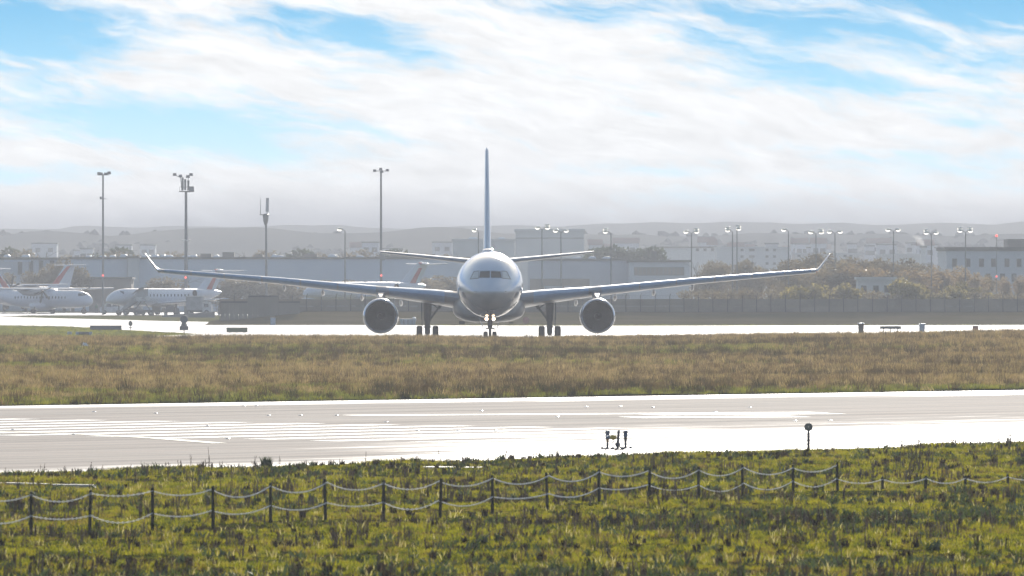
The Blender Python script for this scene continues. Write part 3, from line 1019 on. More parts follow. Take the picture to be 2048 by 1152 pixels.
def rjet_at(px, py, d, rz, label):
    return regional_jet(label, (GX(px, d), d, 0), rz)
jet1 = rjet_at(213, 597, 1222, R(-38), 'white regional jet with grey stairs at its nose on the left apron')
lettering('HOP!', 1.25, jet1, M_text, -1, 6.4, 2.35, 1.36, 2.75)
jet2 = rjet_at(607, 575, 1205, R(-42), 'white regional jet mostly hidden behind the airliner wing, only its tail and roof in view')
jet2.location.z = 1.0

def turboprop(label, loc, rz):
    t = thing('turboprop', label, 'turboprop', loc, rz, 'parked turboprops')
    zc, r = 2.35, 1.43
    st = [(0, .06, -.42), (.25, .42, -.36), (.8, .80, -.22), (1.7, 1.12, -.1), (2.9, 1.34, 0), (4.2, r, 0), (16.5, r, 0), (19.5, 1.2, .18), (22.5, .75, .55), (25.2, .3, .92), (26.2, .08, 1.0)]
    obj('fuselage', MB().loft([circ(y, q, zc + o_) for y, q, o_ in st]), M_reg, t, smooth=50)
    obj('belly', MB().loft([fair_ring(y, w_, zc - .5, zc - b_, 24, 2.6) for y, w_, b_ in ((9.8, .6, 1.2), (10.8, 1.75, 1.72), (13.4, 1.75, 1.72), (15, .6, 1.3))]), M_reg, t, smooth=50)
    tag(obj('cabin_windows', windows(r - .03, 5.0, 17.5, .78, zc + .25, r), M_regwin, t), None, None, None, 'stuff')
    ws = MB()
    for s in (-1, 1):
        ws.add([(s * .05, 1.02, zc + .62), (s * .70, 1.25, zc + .52), (s * .66, 1.75, zc + .92), (s * .05, 1.62, zc + 1.02)], [(0, 1, 2, 3)])
        ws.add([(s * .76, 1.30, zc + .50), (s * 1.14, 2.15, zc + .45), (s * .96, 2.35, zc + .88), (s * .70, 1.80, zc + .92)], [(0, 1, 2, 3)])
    obj('windscreen', ws.xf(Matrix.Translation((0, -.06, .04))), M_regwin, t)
    obj('wing', MB().loft([section(0, -1, 13.5, 10.6, 1.5, zc + 1.75, .13, 0), section(0, -1, 5, 10.2, 2.6, zc + 1.62, .14, 1), section(0, -1, 0, 10.2, 2.6, zc + 1.60, .14, 1),
                           section(0, 1, 5, 10.2, 2.6, zc + 1.62, .14, 1), section(0, 1, 13.5, 10.6, 1.5, zc + 1.75, .13, 0)]), M_reg, t, smooth=40)
    obj('wing_fairing', MB().loft([fair_ring(y, w_, zc + 1.55 + h_, zc + .9, 20, 2.4) for y, w_, h_ in ((8.6, .2, -.2), (9.6, .95, .12), (12.5, .95, .16), (14.5, .3, -.2))]), M_reg, t, smooth=50)
    for s in (-1, 1):
        n_ = obj('engine', MB().loft([fair_ring(y, w_, zc + 1.55, zc + 1.55 - h_, 20, 2.3) for y, w_, h_ in ((7.6, .26, .5), (8.2, .42, .85), (9.8, .50, 1.1), (12, .42, .95), (13.6, .12, .3))], True), M_regbelly, t, smooth=50)
        n_.location.x = s * 4.05
        p_ = obj('propeller_hub', MB().lathe([(7.15, .03), (7.3, .16), (7.62, .24)], 'y', (s * 4.05, 0, zc + 1.28), 16, cap=True), M_prop, n_, smooth=60)
        p_.location.x = -s * 4.05
        for k in range(6):
            a = k * math.pi / 3 + .3
            cx_, cz_ = math.cos(a), math.sin(a)
            bl = MB().loft([[(s * 4.05 + cx_ * q - cz_ * w_ * .7, 7.42 - w_ * .7, zc + 1.28 + cz_ * q + cx_ * w_ * .7), (s * 4.05 + cx_ * q + cz_ * w_ * .7, 7.42 + w_ * .7, zc + 1.28 + cz_ * q - cx_ * w_ * .7),
                             (s * 4.05 + cx_ * q + cz_ * w_ * .6, 7.46 + w_ * .7, zc + 1.28 + cz_ * q - cx_ * w_ * .6)] for q, w_ in ((.2, .07), (.9, .15), (1.6, .17), (1.95, .10))])
            o_ = obj('propeller_blade', bl, M_prop, n_)
            o_.location.x = -s * 4.05
        obj('tailplane', plain_wing((.05, 24.2, 1.9), (3.65, 24.7, 1.1), .05, .11, s, zc + 4.85), M_reg, t, smooth=40)
    fn = []
    for z_, le, ch in ((zc + .9, 18.0, 6.6), (zc + 1.9, 21.0, 4.0), (zc + 4.9, 23.6, 2.4)):
        fn.append([(ch * .10 * q, le + ch * x_, z_) for x_, q in FO])
    obj('fin', MB().loft(fn), M_reg, t, smooth=40)
    rd = []
    for z_, le, ch in ((zc + 1.2, 20.1, 3.2), (zc + 4.7, 23.75, 1.9)):
        rd.append([(ch * .155 * q, le + ch * x_ * .86, z_) for x_, q in FO])
    obj('red_fin_band', MB().loft(rd), M_regtail, t, smooth=40)
    for x_, y_ in ((0, 2.0), (-2.0, 12.2), (2.0, 12.2)):
        gl = obj('gear_leg', MB().tube((x_, y_, .35), (x_ * .8, y_, zc - 1.1), .09, .1, 8), M_gear, t)
        for q in (-.2, .2):
            obj('wheel', MB().lathe([(-.11, .1), (-.11, .33), (0, .40), (.11, .33), (.11, .1)], 'x', (x_ + q, y_, .40), 16, cap=True), M_tyre, gl, smooth=50)
    return t
d_ = 1268
turboprop('white turboprop with its nose to the right at the left edge of the picture', (GX(184, d_), d_, 0), R(43))
d_ = 1290
turboprop('white turboprop behind another one, only its roof and red striped T-tail in view', (GX(-78, d_), d_, .6), R(-42))

# ------------------------------------------------------------------ ground vehicles on the apron
M_vanw = pm('white_van_paint', (.62, .63, .64), (.5, .5, .5), 1.5, .35, coat=.3)
M_vang = pm('green_panel_paint', (.10, .22, .13), (.08, .18, .10), 2, .5)
M_grey = pm('grey_steel', (.33, .34, .36), (.24, .25, .26), 1.2, .45, metal=.3)
M_greyd = pm('dark_grey_steel', (.10, .10, .11), (.07, .07, .08), 2, .5)
M_blueb = pm('blue_plastic', (.09, .20, .42), (.07, .16, .34), 2, .45)
M_redd = pm('faded_red_paint', (.36, .10, .09), (.28, .09, .08), 3, .5)
M_yel = pm('yellow_paint', (.62, .42, .06), (.5, .33, .05), 3, .5)
M_brown = pm('brown_canvas', (.16, .13, .10), (.11, .09, .07), 2, .8)

def wheels(par, xs_, ys_, r, w_=.22):
    for x_ in xs_:
        for y_ in ys_:
            o_ = obj('wheel', MB().lathe([(-w_ / 2, r * .55), (-w_ / 2, r * .9), (0, r), (w_ / 2, r * .9), (w_ / 2, r * .55)], 'y', (x_, y_, r), 18, cap=True), M_tyre, par, smooth=50)
            obj('hub', MB().lathe([(-w_ / 2 - .01, .02), (-w_ / 2 - .01, r * .5), (w_ / 2 + .01, r * .5), (w_ / 2 + .01, .02)], 'y', (x_, y_, r), 12), M_hub, o_)

def side_prof(prof, w_, rz=0):
    """vehicle body: a side outline in x, z drawn across the width, edges of the roof pulled in"""
    a = [(x_, -w_ / 2, z_) for x_, z_ in prof]
    b = [(x_, w_ / 2, z_) for x_, z_ in prof]
    a0 = [(x_ * .985, -w_ / 2 + .06, z_) for x_, z_ in prof]
    b0 = [(x_ * .985, w_ / 2 - .06, z_) for x_, z_ in prof]
    n = len(prof)
    return MB().loft([[(x_, -w_ / 2 + .07, z_) for x_, z_ in prof], [(x_, -w_ / 2, z_ - (.05 if z_ > 1.2 else 0)) for x_, z_ in prof], [(x_, w_ / 2, z_ - (.05 if z_ > 1.2 else 0)) for x_, z_ in prof], [(x_, w_ / 2 - .07, z_) for x_, z_ in prof]])

d_ = 1262
van = thing('van', 'small white van with a greenish windscreen parked between the turboprop and the stairs', 'van', (GX(224, d_), d_, 0), R(6))
obj('body', side_prof([(-1.95, .35), (1.95, .35), (1.98, 1.1), (1.9, 1.86), (-.7, 1.92), (-1.25, 1.25), (-1.95, 1.05)], 1.75), M_vanw, van, smooth=30)
obj('side_window', MB().box((-.55, -.885, 1.42), (.75, .02, .42)).box((.5, -.885, 1.42), (.9, .02, .36)), M_regwin, van)
obj('windscreen', MB().loft([[(-1.32, -.72, 1.24), (-1.32, .72, 1.24), (-1.26, .72, 1.22), (-1.26, -.72, 1.22)], [(-.80, -.68, 1.84), (-.80, .68, 1.84), (-.74, .68, 1.82), (-.74, -.68, 1.82)]]), M_vang, van)
obj('bumper', MB().box((-2.0, 0, .42), (.14, 1.7, .2)).box((2.0, 0, .42), (.14, 1.7, .2)), M_greyd, van)
wheels(van, (-1.2, 1.25), (-.8, .8), .32)

# passenger stairs at the jet's nose
d_ = 1224
stairs = thing('passenger_stairs', 'grey covered passenger stairs pushed up to the nose of the regional jet', 'airstairs', (GX(268, d_), d_, 0), R(0))
obj('chassis', MB().box((0, 0, .55), (3.6, 1.7, .22)).tube((-1.7, -.6, .6), (1.3, -.6, 2.6), .07, .07, 6).tube((-1.7, .6, .6), (1.3, .6, 2.6), .07, .07, 6), M_greyd, stairs)
obj('side_panel', MB().loft([[(-2.3, -.85, .5), (-2.2, -.85, .5), (1.2, -.85, 2.5), (2.2, -.85, 2.5), (2.2, -.85, 4.05), (.9, -.85, 4.0)], [(-2.3, -.80, .5), (-2.2, -.80, .5), (1.2, -.80, 2.5), (2.2, -.80, 2.5), (2.2, -.80, 4.05), (.9, -.80, 4.0)]]), M_grey, stairs)
obj('canopy', MB().loft([[(-.3, -.9, 3.2), (-.3, .9, 3.2), (1.0, .9, 4.3), (1.0, -.9, 4.3)], [(.4, -.9, 3.9), (.4, .9, 3.9), (2.4, .9, 4.45), (2.4, -.9, 4.45)]]), M_grey, stairs)
tr_ = MB()
for k in range(12):
    tr_.box((-1.9 + .28 * k, 0, .65 + .17 * k), (.3, 1.4, .05))
obj('treads', tr_, M_greyd, stairs)
wheels(stairs, (-1.3, 1.4), (-.75, .75), .35)

# tow tractor with white tanks
d_ = 1240
tug = thing('tow_tractor', 'small dark tow tractor carrying white tanks beside the white van', 'tractor', (GX(266, d_), d_, 0), R(-4))
obj('body', MB().bbox(-1.5, 1.5, -.75, .75, .35, .85).bbox(-.3, .5, -.7, .7, .85, 1.1), M_greyd, tug)
obj('cab', MB().tube((-.45, -.6, .85), (-.45, -.6, 1.85), .04).tube((.5, -.6, .85), (.5, -.6, 1.85), .04).tube((-.45, .6, .85), (-.45, .6, 1.85), .04).tube((.5, .6, .85), (.5, .6, 1.85), .04).bbox(-.6, .65, -.7, .7, 1.85, 1.93), M_greyd, tug)
for x_ in (-1.05, 1.1):
    obj('tank', MB().lathe([(.85, .05), (.86, .42), (1.5, .46), (1.62, .3), (1.64, .05)], 'z', (x_, 0, 0), 18, cap=True), M_vanw, tug, smooth=50)
wheels(tug, (-1.0, 1.0), (-.7, .7), .34)

# loader with raised white boxes in front of the jet
d_ = 1223
ld = thing('belt_loader', 'belt loader with a white round tank raised beside the jet nose', 'loader', (GX(285, d_), d_, 0), R(10))
obj('chassis', MB().bbox(-1.4, 1.6, -.6, .6, .4, .8).tube((-1.2, 0, .8), (-.2, 0, 2.1), .07).tube((1.2, 0, .8), (.2, 0, 2.1), .07), M_greyd, ld)
obj('deck', MB().bbox(-1.3, 1.0, -.6, .6, 2.1, 2.22), M_grey, ld)
obj('tank', MB().lathe([(-.4, .05), (-.38, .36), (.38, .36), (.4, .05)], 'y', (.75, -.1, 2.6), 18, cap=True), M_vanw, ld, smooth=50)
obj('crate', MB().bbox(-1.1, -.1, -.5, .5, 2.22, 2.8), M_vanw, ld)
wheels(ld, (-1.0, 1.2), (-.55, .55), .32)

# catering / service truck with its white box
d_ = 1228
tk = thing('service_truck', 'grey service truck with a white topped box under the jet tail', 'truck', (GX(392, d_), d_, 0), R(-8))
obj('box', MB().bbox(-1.4, 1.1, -.95, .95, .75, 2.85), M_grey, tk)
obj('roof', MB().bbox(-1.45, 1.15, -1.0, 1.0, 2.852, 2.96), M_vanw, tk)
obj('cab', side_prof([(1.14, .5), (2.5, .5), (2.55, 1.2), (2.2, 1.95), (1.14, 2.0)], 1.85), M_vanw, tk, smooth=30)
obj('side_window', MB().box((1.75, -.935, 1.5), (.7, .02, .5)), M_regwin, tk)
obj('chassis', MB().bbox(-1.4, 2.4, -.6, .6, .42, .745), M_greyd, tk)
wheels(tk, (-.9, 1.8), (-.85, .85), .4)

d_ = 1230
ct = thing('baggage_cart', 'open baggage cart with wire sides right of the service truck', 'cart', (GX(424, d_), d_, 0), R(4))
obj('deck', MB().bbox(-1.5, 1.5, -.8, .8, .45, .55), M_greyd, ct)
fr = MB()
for x_ in (-1.45, -.72, 0, .72, 1.45):
    for y_ in (-.75, .75):
        fr.tube((x_, y_, .55), (x_, y_, 2.0), .035, .035, 6)
for z_ in (1.0, 1.5, 2.0):
    for y_ in (-.75, .75):
        fr.tube((-1.45, y_, z_), (1.45, y_, z_), .025, .025, 6)
obj('wire_side', fr, M_grey, ct)
obj('canvas_roof', MB().bbox(-1.55, 1.55, -.82, .82, 2.04, 2.12), M_grey, ct)
wheels(ct, (-1.1, 1.1), (-.7, .7), .25, .15)
for px_, dd, lab, mm in ((318, 1225, 'brown covered cargo dolly under the jet fuselage', M_brown), (345, 1226, 'grey cargo dolly loaded with dark bags under the jet', M_greyd)):
    c_ = thing('cargo_dolly', lab, 'dolly', (GX(px_, dd), dd, 0), R(3), 'cargo dollies under the jet')
    obj('deck', MB().bbox(-1.3, 1.3, -.7, .7, .4, .5), M_greyd, c_)
    obj('load', MB().box((-.4, 0, .95), (1.4, 1.2, .9), 0, .85).box((.7, .1, .8), (.6, 1.0, .6), .1, .8), mm, c_)
    wheels(c_, (-.95, .95), (-.6, .6), .22, .14)

# the low tow bar or barrier on the apron edge
d_ = 1150
bar = obj('apron_barrier', MB().loft([[(GX(318, d_), d_ + 10, .0), (GX(318, d_), d_ + 10, .28), (GX(318, d_), d_ + 10.5, .28), (GX(318, d_), d_ + 10.5, 0)],
                                      [(GX(432, d_), d_ - 5, 0), (GX(432, d_), d_ - 5, .85), (GX(432, d_), d_ - 4.5, .85), (GX(432, d_), d_ - 4.5, 0)]]), M_greyd)
tag(bar, 'low dark sloping barrier along the apron edge under the jet', 'barrier')

# two coaches behind the wall
M_coach = pm('coach_white', (.66, .68, .72), (.6, .62, .66), 1, .3, coat=.3)
for px_, lab in ((1107, 'white coach roof left of a second coach, seen over the airliner wing'), (1147, 'shorter white coach roof on the right, seen over the airliner wing')):
    d_ = 1075
    c_ = thing('coach', lab, 'coach', (GX(px_, d_), d_, 1.2), R(2), 'coaches behind the wing')
    obj('body', side_prof([(-1.25, .4), (1.25, .4), (1.27, 2.5), (1.15, 3.35), (-1.2, 3.4), (-1.3, 1.5)], 2.4), M_coach, c_, smooth=30)
    wn = MB()
    for k in range(3):
        wn.box((-.8 + .78 * k, -1.22, 2.15), (.66, .03, .75))
    obj('side_window', wn, M_regwin, c_)
    wheels(c_, (-.8, .85), (-1.0, 1.0), .48)

# one worker beside the van
def person(label, loc, rz, mat_top, mat_leg):
    t = thing('person', label, 'person', loc, rz)
    vs_ = [(0, 0, .95), (0, 0, 1.15), (0, .01, 1.40), (0, .01, 1.52), (0, -.01, 1.68), (-.19, 0, 1.42), (-.25, -.02, 1.15), (-.26, -.10, .90),
           (.19, 0, 1.42), (.25, -.03, 1.16), (.22, -.14, .95), (-.10, 0, .90), (-.12, .01, .50), (-.12, .05, .08), (-.12, -.10, .04),
           (.10, 0, .90), (.13, -.08, .50), (.13, -.06, .08), (.13, -.20, .04)]
    es = [(0, 1), (1, 2), (2, 3), (3, 4), (2, 5), (5, 6), (6, 7), (2, 8), (8, 9), (9, 10), (0, 11), (11, 12), (12, 13), (13, 14), (0, 15), (15, 16), (16, 17), (17, 18)]
    rs = [.14, .13, .15, .055, .105, .06, .045, .035, .06, .045, .035, .09, .065, .045, .04, .09, .065, .045, .04]
    me = bpy.data.meshes.new('body')
    me.from_pydata(vs_, es, [])
    me.materials.append(mat_leg)
    o = bpy.data.objects.new('body', me)
    COL.objects.link(o)
    o.parent = t
    md = o.modifiers.new('skin', 'SKIN')
    for i, q in enumerate(rs):
        me.skin_vertices[0].data[i].radius = (q, q * .8)
    me.skin_vertices[0].data[0].use_root = True
    o.modifiers.new('smooth', 'SUBSURF').levels = 1
    obj('vest', MB().loft([[(.20 * math.cos(a), .15 * math.sin(a), z_) for a in np.linspace(0, 2 * math.pi, 14, endpoint=False)] for z_ in (.92, 1.2, 1.40)], cap=False), mat_top, t, smooth=60)
    return t
d_ = 1270
person('worker in a green vest standing beside the white van', (GX(193, d_), d_, 0), R(20), M_vang, M_greyd)
# ================================================================== BUILDINGS
M_clad = pm('pale_blue_cladding', (.60, .66, .75), (.54, .60, .69), .08, .5, coord='World', stretch=(1, 1, .4))
M_clad2 = pm('grey_cladding', (.54, .56, .60), (.47, .49, .53), .08, .55, coord='World', stretch=(1, 1, .4))
M_conc = pm('pale_concrete', (.58, .59, .60), (.52, .53, .54), .15, .85, coord='World')
M_concw = pm('off_white_render', (.60, .60, .60), (.54, .54, .55), .12, .85, coord='World')
M_roofd = pm('dark_roof_edge', (.14, .13, .11), (.10, .095, .085), .3, .8, coord='World')
M_win = pm('window_glass_dark', (.05, .055, .06), (.08, .085, .09), .4, .15)
M_wfrm = pm('window_frame_grey', (.25, .25, .25), (.2, .2, .2), 1, .5)
M_dome = pm('glossy_roof_light', (.72, .74, .76), (.62, .64, .66), 1, .22, coat=.5)
M_brownw = pm('brown_panel', (.29, .25, .21), (.23, .20, .17), .3, .85, coord='World')
M_tile = pm('clay_tile_roof', (.28, .17, .13), (.22, .14, .11), .2, .9, coord='World')

def building(name, label, px0, px1, top, d, mat, depth=14.0, z0=-.05, cat='building', panels=0, cap=.35, capmat=None, group=None, gap=.03):
    x0, x1 = GX(px0, d), GX(px1, d)
    zt = GZ(top, d)
    t = thing(name, label, cat, ((x0 + x1) / 2, d, z0), 0, group)
    w_, h_ = x1 - x0, zt - z0
    obj('wall', MB().bbox(-w_ / 2, w_ / 2, .12, depth, 0, h_ - cap), M_conc if mat is None else mat, t)
    if panels:
        pw = w_ / panels
        me = MB().box((0, 0, 0), (pw - gap, .10, h_ - cap - .3)).mesh('wall_panel', mat)
        for k in range(panels):
            p = obj('wall_panel', me, None, t)
            p.location = (-w_ / 2 + pw * (k + .5), .062 + .012 * (k % 3), (h_ - cap) / 2)
    obj('roof', MB().bbox(-w_ / 2 - .25, w_ / 2 + .25, -.25, depth + .2, h_ - cap + .002, h_), capmat or M_roofd, t)
    return t, w_, h_

def win_row(t, d, px_c, py0, py1, wid, mat=M_win):
    """windows by where they stand on the facade: each a frame with its pane"""
    for px in px_c:
        x_ = GX(px, d) - t.location.x
        z0, z1 = GZ(py1, d) - t.location.z, GZ(py0, d) - t.location.z
        w_ = wid * d / FPX
        f = obj('window', MB().bbox(x_ - w_ / 2 - .08, x_ + w_ / 2 + .08, -.02, .118, z0 - .08, z1 + .08), M_wfrm, t)
        obj('pane', MB().bbox(x_ - w_ / 2, x_ + w_ / 2, -.05, -.022, z0, z1), mat, f)

def roof_lights(t, d, px_list, py, hgt=5, wid=16):
    for px in px_list:
        x_ = GX(px, d) - t.location.x
        z_ = GZ(py, d) - t.location.z
        w_ = (wid * (.7 + .6 * random.random())) * d / FPX
        h_ = hgt * d / FPX * (.7 + .5 * random.random())
        obj('roof_light', MB().loft([[(x_ - w_ / 2, 2, z_), (x_ + w_ / 2, 2, z_), (x_ + w_ / 2, 3.6, z_), (x_ - w_ / 2, 3.6, z_)],
                                     [(x_ - w_ * .38, 2.1, z_ + h_ * .7), (x_ + w_ * .38, 2.1, z_ + h_ * .7), (x_ + w_ * .38, 3.5, z_ + h_ * .7), (x_ - w_ * .38, 3.5, z_ + h_ * .7)],
                                     [(x_ - w_ * .2, 2.4, z_ + h_), (x_ + w_ * .2, 2.4, z_ + h_), (x_ + w_ * .2, 3.2, z_ + h_), (x_ - w_ * .2, 3.2, z_ + h_)]]), M_dome, t, smooth=50)

D1 = 1380
t, w_, h_ = building('hangar', 'very long low blue-grey hangar running behind the masts and parked jets', 278, 940, 514, D1, M_clad, 30, panels=16)
roof_lights(t, D1, [291, 310, 325, 336, 372, 386, 432, 548, 559, 664, 720], 514)
bx = MB()
for px, py, ww in ((410, 507, 22), (455, 504, 24), (515, 509, 18), (620, 508, 26), (790, 509, 22), (860, 508, 20)):
    x_ = GX(px, D1) - t.location.x
    bx = MB().bbox(x_ - ww / 2 * .086, x_ + ww / 2 * .086, 4, 7, h_ + .002, GZ(py, D1) + .05)
    obj('roof_unit', bx, M_brownw, t)
t, w_, h_ = building('stair_tower', 'pale narrow tower standing between the two blue-grey hangars', 255, 277, 512, D1 - 3, M_conc, 10, panels=2)
t, w_, h_ = building('hangar', 'blue-grey hangar front between the brick terminal and the pale tower', 142, 254, 514, D1, M_clad, 30, panels=4)
roof_lights(t, D1, [176, 204, 224, 246], 514)
D2 = 1400
t, w_, h_ = building('terminal', 'grey terminal with tall dark window bays at the left edge', -90, 140, 515, D2, M_clad2, 24, panels=8)
win_row(t, D2, (40, 62, 82, 104), 522, 548, 7)
obj('blue_band', MB().bbox(GX(8, D2) - t.location.x, GX(62, D2) - t.location.x, -.06, -.005, GZ(523, D2), GZ(514.5, D2) - .3), M_clad, t)
roof_lights(t, D2, [50, 12], 514)
D3 = 1330
t, w_, h_ = building('shed', 'low brown shed behind the left hangars’ trees', 178, 262, 554, D3, M_brownw, 10, panels=4)

D4 = 1850
t, w_, h_ = building('office_block', 'tall pale panelled block straight behind the airliner tail', 1031, 1168, 458, D4, M_conc, 25, panels=9, cap=.6, capmat=M_conc)
obj('string_course', MB().bbox(-w_ / 2, w_ / 2, -.10, .0, GZ(476.5, D4), GZ(475, D4)), M_roofd, t)
D5 = 1760
t, w_, h_ = building('office_block', 'lower pale block left of the airliner tail fin', 905, 1029, 478, D5, M_conc, 25, panels=6, capmat=M_concw)
roof_lights(t, D5, [946, 1003], 478, 5, 22)
D6 = 1400
t, w_, h_ = building('warehouse', 'wide blue-grey warehouse behind the right wing root', 1056, 1258, 517, D6, M_clad2, 25, panels=9)
roof_lights(t, D6, [1155, 1185, 1214], 517)
obj('loading_band', MB().bbox(GX(1060, D6) - t.location.x, GX(1179, D6) - t.location.x, -.06, -.005, .3, GZ(557, D6)), M_brownw, t)
D7 = 1380
t, w_, h_ = building('warehouse', 'grey warehouse with a long strip of windows above the right wing', 1260, 1379, 520, D7, M_clad2, 20, panels=5)
win_row(t, D7, [1272 + 8.4 * k for k in range(12)], 535, 550, 6.6, M_brownw)
obj('roof_unit', MB().bbox(GX(1302, D7) - t.location.x, GX(1314, D7) - t.location.x, 3, 6, h_ + .002, GZ(501, D7)), M_roofd, t)
DD = 1950
t, w_, h_ = building('apartment_block', 'hazy apartment block of four window rows behind the lamp posts', 1434, 1580, 494, DD, M_concw, 20, capmat=M_conc)
for py in (498, 511, 525, 538):
    win_row(t, DD, (1484, 1501, 1506, 1534, 1549), py, py + 4, 5)
t, w_, h_ = building('apartment_block', 'lower hazy block left of the four storey apartments', 1322, 1432, 493, DD + 60, M_conc, 20, panels=3)
win_row(t, DD + 60, (1395, 1410, 1425), 497, 502, 5)
t, w_, h_ = building('apartment_block', 'hazy block with two window rows above the dark trees', 1590, 1716, 506, DD, M_concw, 20, capmat=M_conc)
for py in (510, 518):
    win_row(t, DD, (1598, 1622, 1640, 1664, 1690, 1702), py, py + 4, 5)
t, w_, h_ = building('apartment_block', 'flat hazy block left of the chimney with a pale parapet', 1760, 1846, 508, DD - 80, M_concw, 20, capmat=M_concw)
t, w_, h_ = building('chimney_tower', 'narrow grey tower under the wisp of white smoke', 1843, 1852, 492, DD - 100, M_conc, 4)
D8 = 1230
t, w_, h_ = building('airport_office', 'two storey grey office with dark flat roof at the right edge', 1893, 2140, 494, D8, M_clad2, 25, panels=9, cap=.55)
win_row(t, D8, (1909, 1936, 1963, 1987, 2014, 2038, 2062, 2090), 518, 533, 8)
win_row(t, D8, (1952, 1976, 2005, 2028, 2055, 2080), 548, 563, 8)
obj('roof_block', MB().bbox(GX(2017, D8) - t.location.x, GX(2130, D8) - t.location.x, 2, 12, h_ + .002, GZ(478, D8) - t.location.z), M_brownw, t)
D9 = 1062
t, w_, h_ = building('guard_house', 'small white flat roofed building in front of the brown trees', 1716, 1790, 554, D9, M_concw, 6, z0=1.55, capmat=M_concw)
win_row(t, D9, (1728, 1752, 1774), 572, 584, 9)
# far town in the haze
town = MB()
for k in range(46):
    d = random.uniform(2050, 2500)
    px = random.choice((random.uniform(1170, 1900), random.uniform(1170, 1900), random.uniform(0, 900)))
    wpx = random.uniform(16, 52)
    top = random.uniform(484, 502)
    x0, x1 = GX(px, d), GX(px + wpx, d)
    t = thing('far_house', 'pale house front half lost in the distant haze', 'house', ((x0 + x1) / 2, d, -.05), 0, 'far houses in the haze')
    hh = GZ(top, d)
    w2 = (x1 - x0) / 2
    obj('wall', MB().bbox(-w2, w2, 0, 8, 0, hh), random.choice((M_conc, M_concw, M_clad2)), t)
    if k % 3 == 0:
        obj('roof', MB().loft([[(-w2 - .3, -.3, hh), (-w2 - .3, 8.3, hh), (-w2 - .3, 4, hh + 1.6)], [(w2 + .3, -.3, hh), (w2 + .3, 8.3, hh), (w2 + .3, 4, hh + 1.6)]]), M_tile, t)
    else:
        obj('roof', MB().bbox(-w2 - .2, w2 + .2, -.2, 8.2, hh + .002, hh + .35), M_roofd, t)
    me = MB().bbox(-.7, .7, -.06, -.005, 0, 1.2).mesh('window', M_win)
    for r_ in range(2):
        for q in range(max(2, int(w2 / 1.6))):
            o_ = obj('window', me, None, t)
            o_.location = (-w2 + (q + .5) * 2 * w2 / max(2, int(w2 / 1.6)), 0, hh - 2.4 - 3.2 * r_)

# smoke above the chimney
sm = MB()
for px, py, r_ in ((1848, 490, .4), (1845, 486, .6), (1842, 482, .9), (1838, 478, .8), (1833, 475, .5), (1828, 473, .35)):
    d = DD - 98
    sm.blob((GX(px, d), d + 2, GZ(py, d)), (r_, r_, r_), 14, 10, .3)
M_smoke = bpy.data.materials.new('thin_white_smoke')
M_smoke.use_nodes = True
nt = NT(M_smoke.node_tree)
s_ = nt.n('ShaderNodeMixShader', i0=.05, i1=nt.n('ShaderNodeBsdfTransparent'), i2=nt.n('ShaderNodeBsdfTranslucent', Color=(.95, .95, .95, 1)))
nt.n('ShaderNodeOutputMaterial', Surface=s_)
tag(obj('smoke', sm, M_smoke, smooth=80), 'thin wisp of white smoke drifting left from the narrow grey tower', 'smoke', None, 'stuff')

# ================================================================== CONCRETE WALL
M_panel = pm('weathered_concrete_panel', (.30, .245, .19), (.22, .18, .145), .35, .9, coord='World', stretch=(.5, 1, 1.2))
M_post = pm('dark_steel_post', (.075, .072, .065), (.055, .05, .048), 2, .6)
wy = 986.0
wall = thing('perimeter_wall', 'long grey-brown concrete wall with steel posts behind the taxiway', 'wall', (0, wy, 0))
def wz(py):
    return GZ(py, wy)
span = 29.0 * wy / FPX
pans = [MB().box((0, 0, 0), (span - .06, .14, wz(h0) - wz(h1))).mesh('panel', M_panel) for h0, h1 in ((598, 612), (612.4, 629))]
x = GX(440, wy) + span / 2
k = 0
pm_ = MB().tube((0, 0, 0), (0, 0, wz(592) - .4), .045, .045, 6).tube((0, 0, wz(592) - .4), (.12, -.22, wz(589) - .3), .035, .03, 6).mesh('post', M_post)
while x < GX(2330, wy):
    for me, (h0, h1) in zip(pans, ((598, 612), (612.4, 629))):
        p = obj('panel', me, None, wall)
        p.location = (x, .02 * math.sin(k * 2.3), (wz(h0) + wz(h1)) / 2 + .012 * math.sin(k * 1.7))
        p.rotation_euler = (0, .002 * math.sin(k * 3.1), 0)
    po = obj('post', pm_, None, wall)
    po.location = (x - span / 2, -.16, .4)
    po.rotation_euler = (0, .012 * math.sin(k * 5.1), 0)
    x += span
    k += 1
cp_ = MB()
cp_.tube((GX(440, wy), -.18, wz(594)), (GX(2330, wy), -.18, wz(594)), .012, .012, 4).tube((GX(440, wy), -.2, wz(591)), (GX(2330, wy), -.2, wz(591)), .012, .012, 4)
obj('wire', cp_, M_post, wall)
# lower, darker hut-like section with a raised centre at the wall's left end
d_ = 978
hut = thing('storage_bay', 'brown slatted storage bay standing against the left end of the wall', 'shed', (GX(525, d_), d_, 0))
for px0, px1, py in ((441, 495, 600), (495.4, 557, 588.5), (557.4, 600, 600)):
    x0, x1 = GX(px0, d_) - hut.location.x, GX(px1, d_) - hut.location.x
    n_ = max(3, int((x1 - x0) / .55))
    zt = GZ(py, d_)
    me = MB().box((0, 0, 0), ((x1 - x0) / n_ - .04, .10, zt - .3)).mesh('plank', M_brownw)
    for q in range(n_):
        o_ = obj('plank', me, None, hut)
        o_.location = (x0 + (q + .5) * (x1 - x0) / n_, .015 * (q % 2), (zt - .3) / 2 + .15)
    obj('rail', MB().bbox(x0, x1, -.12, -.06, zt - .35, zt - .15), M_roofd, hut)

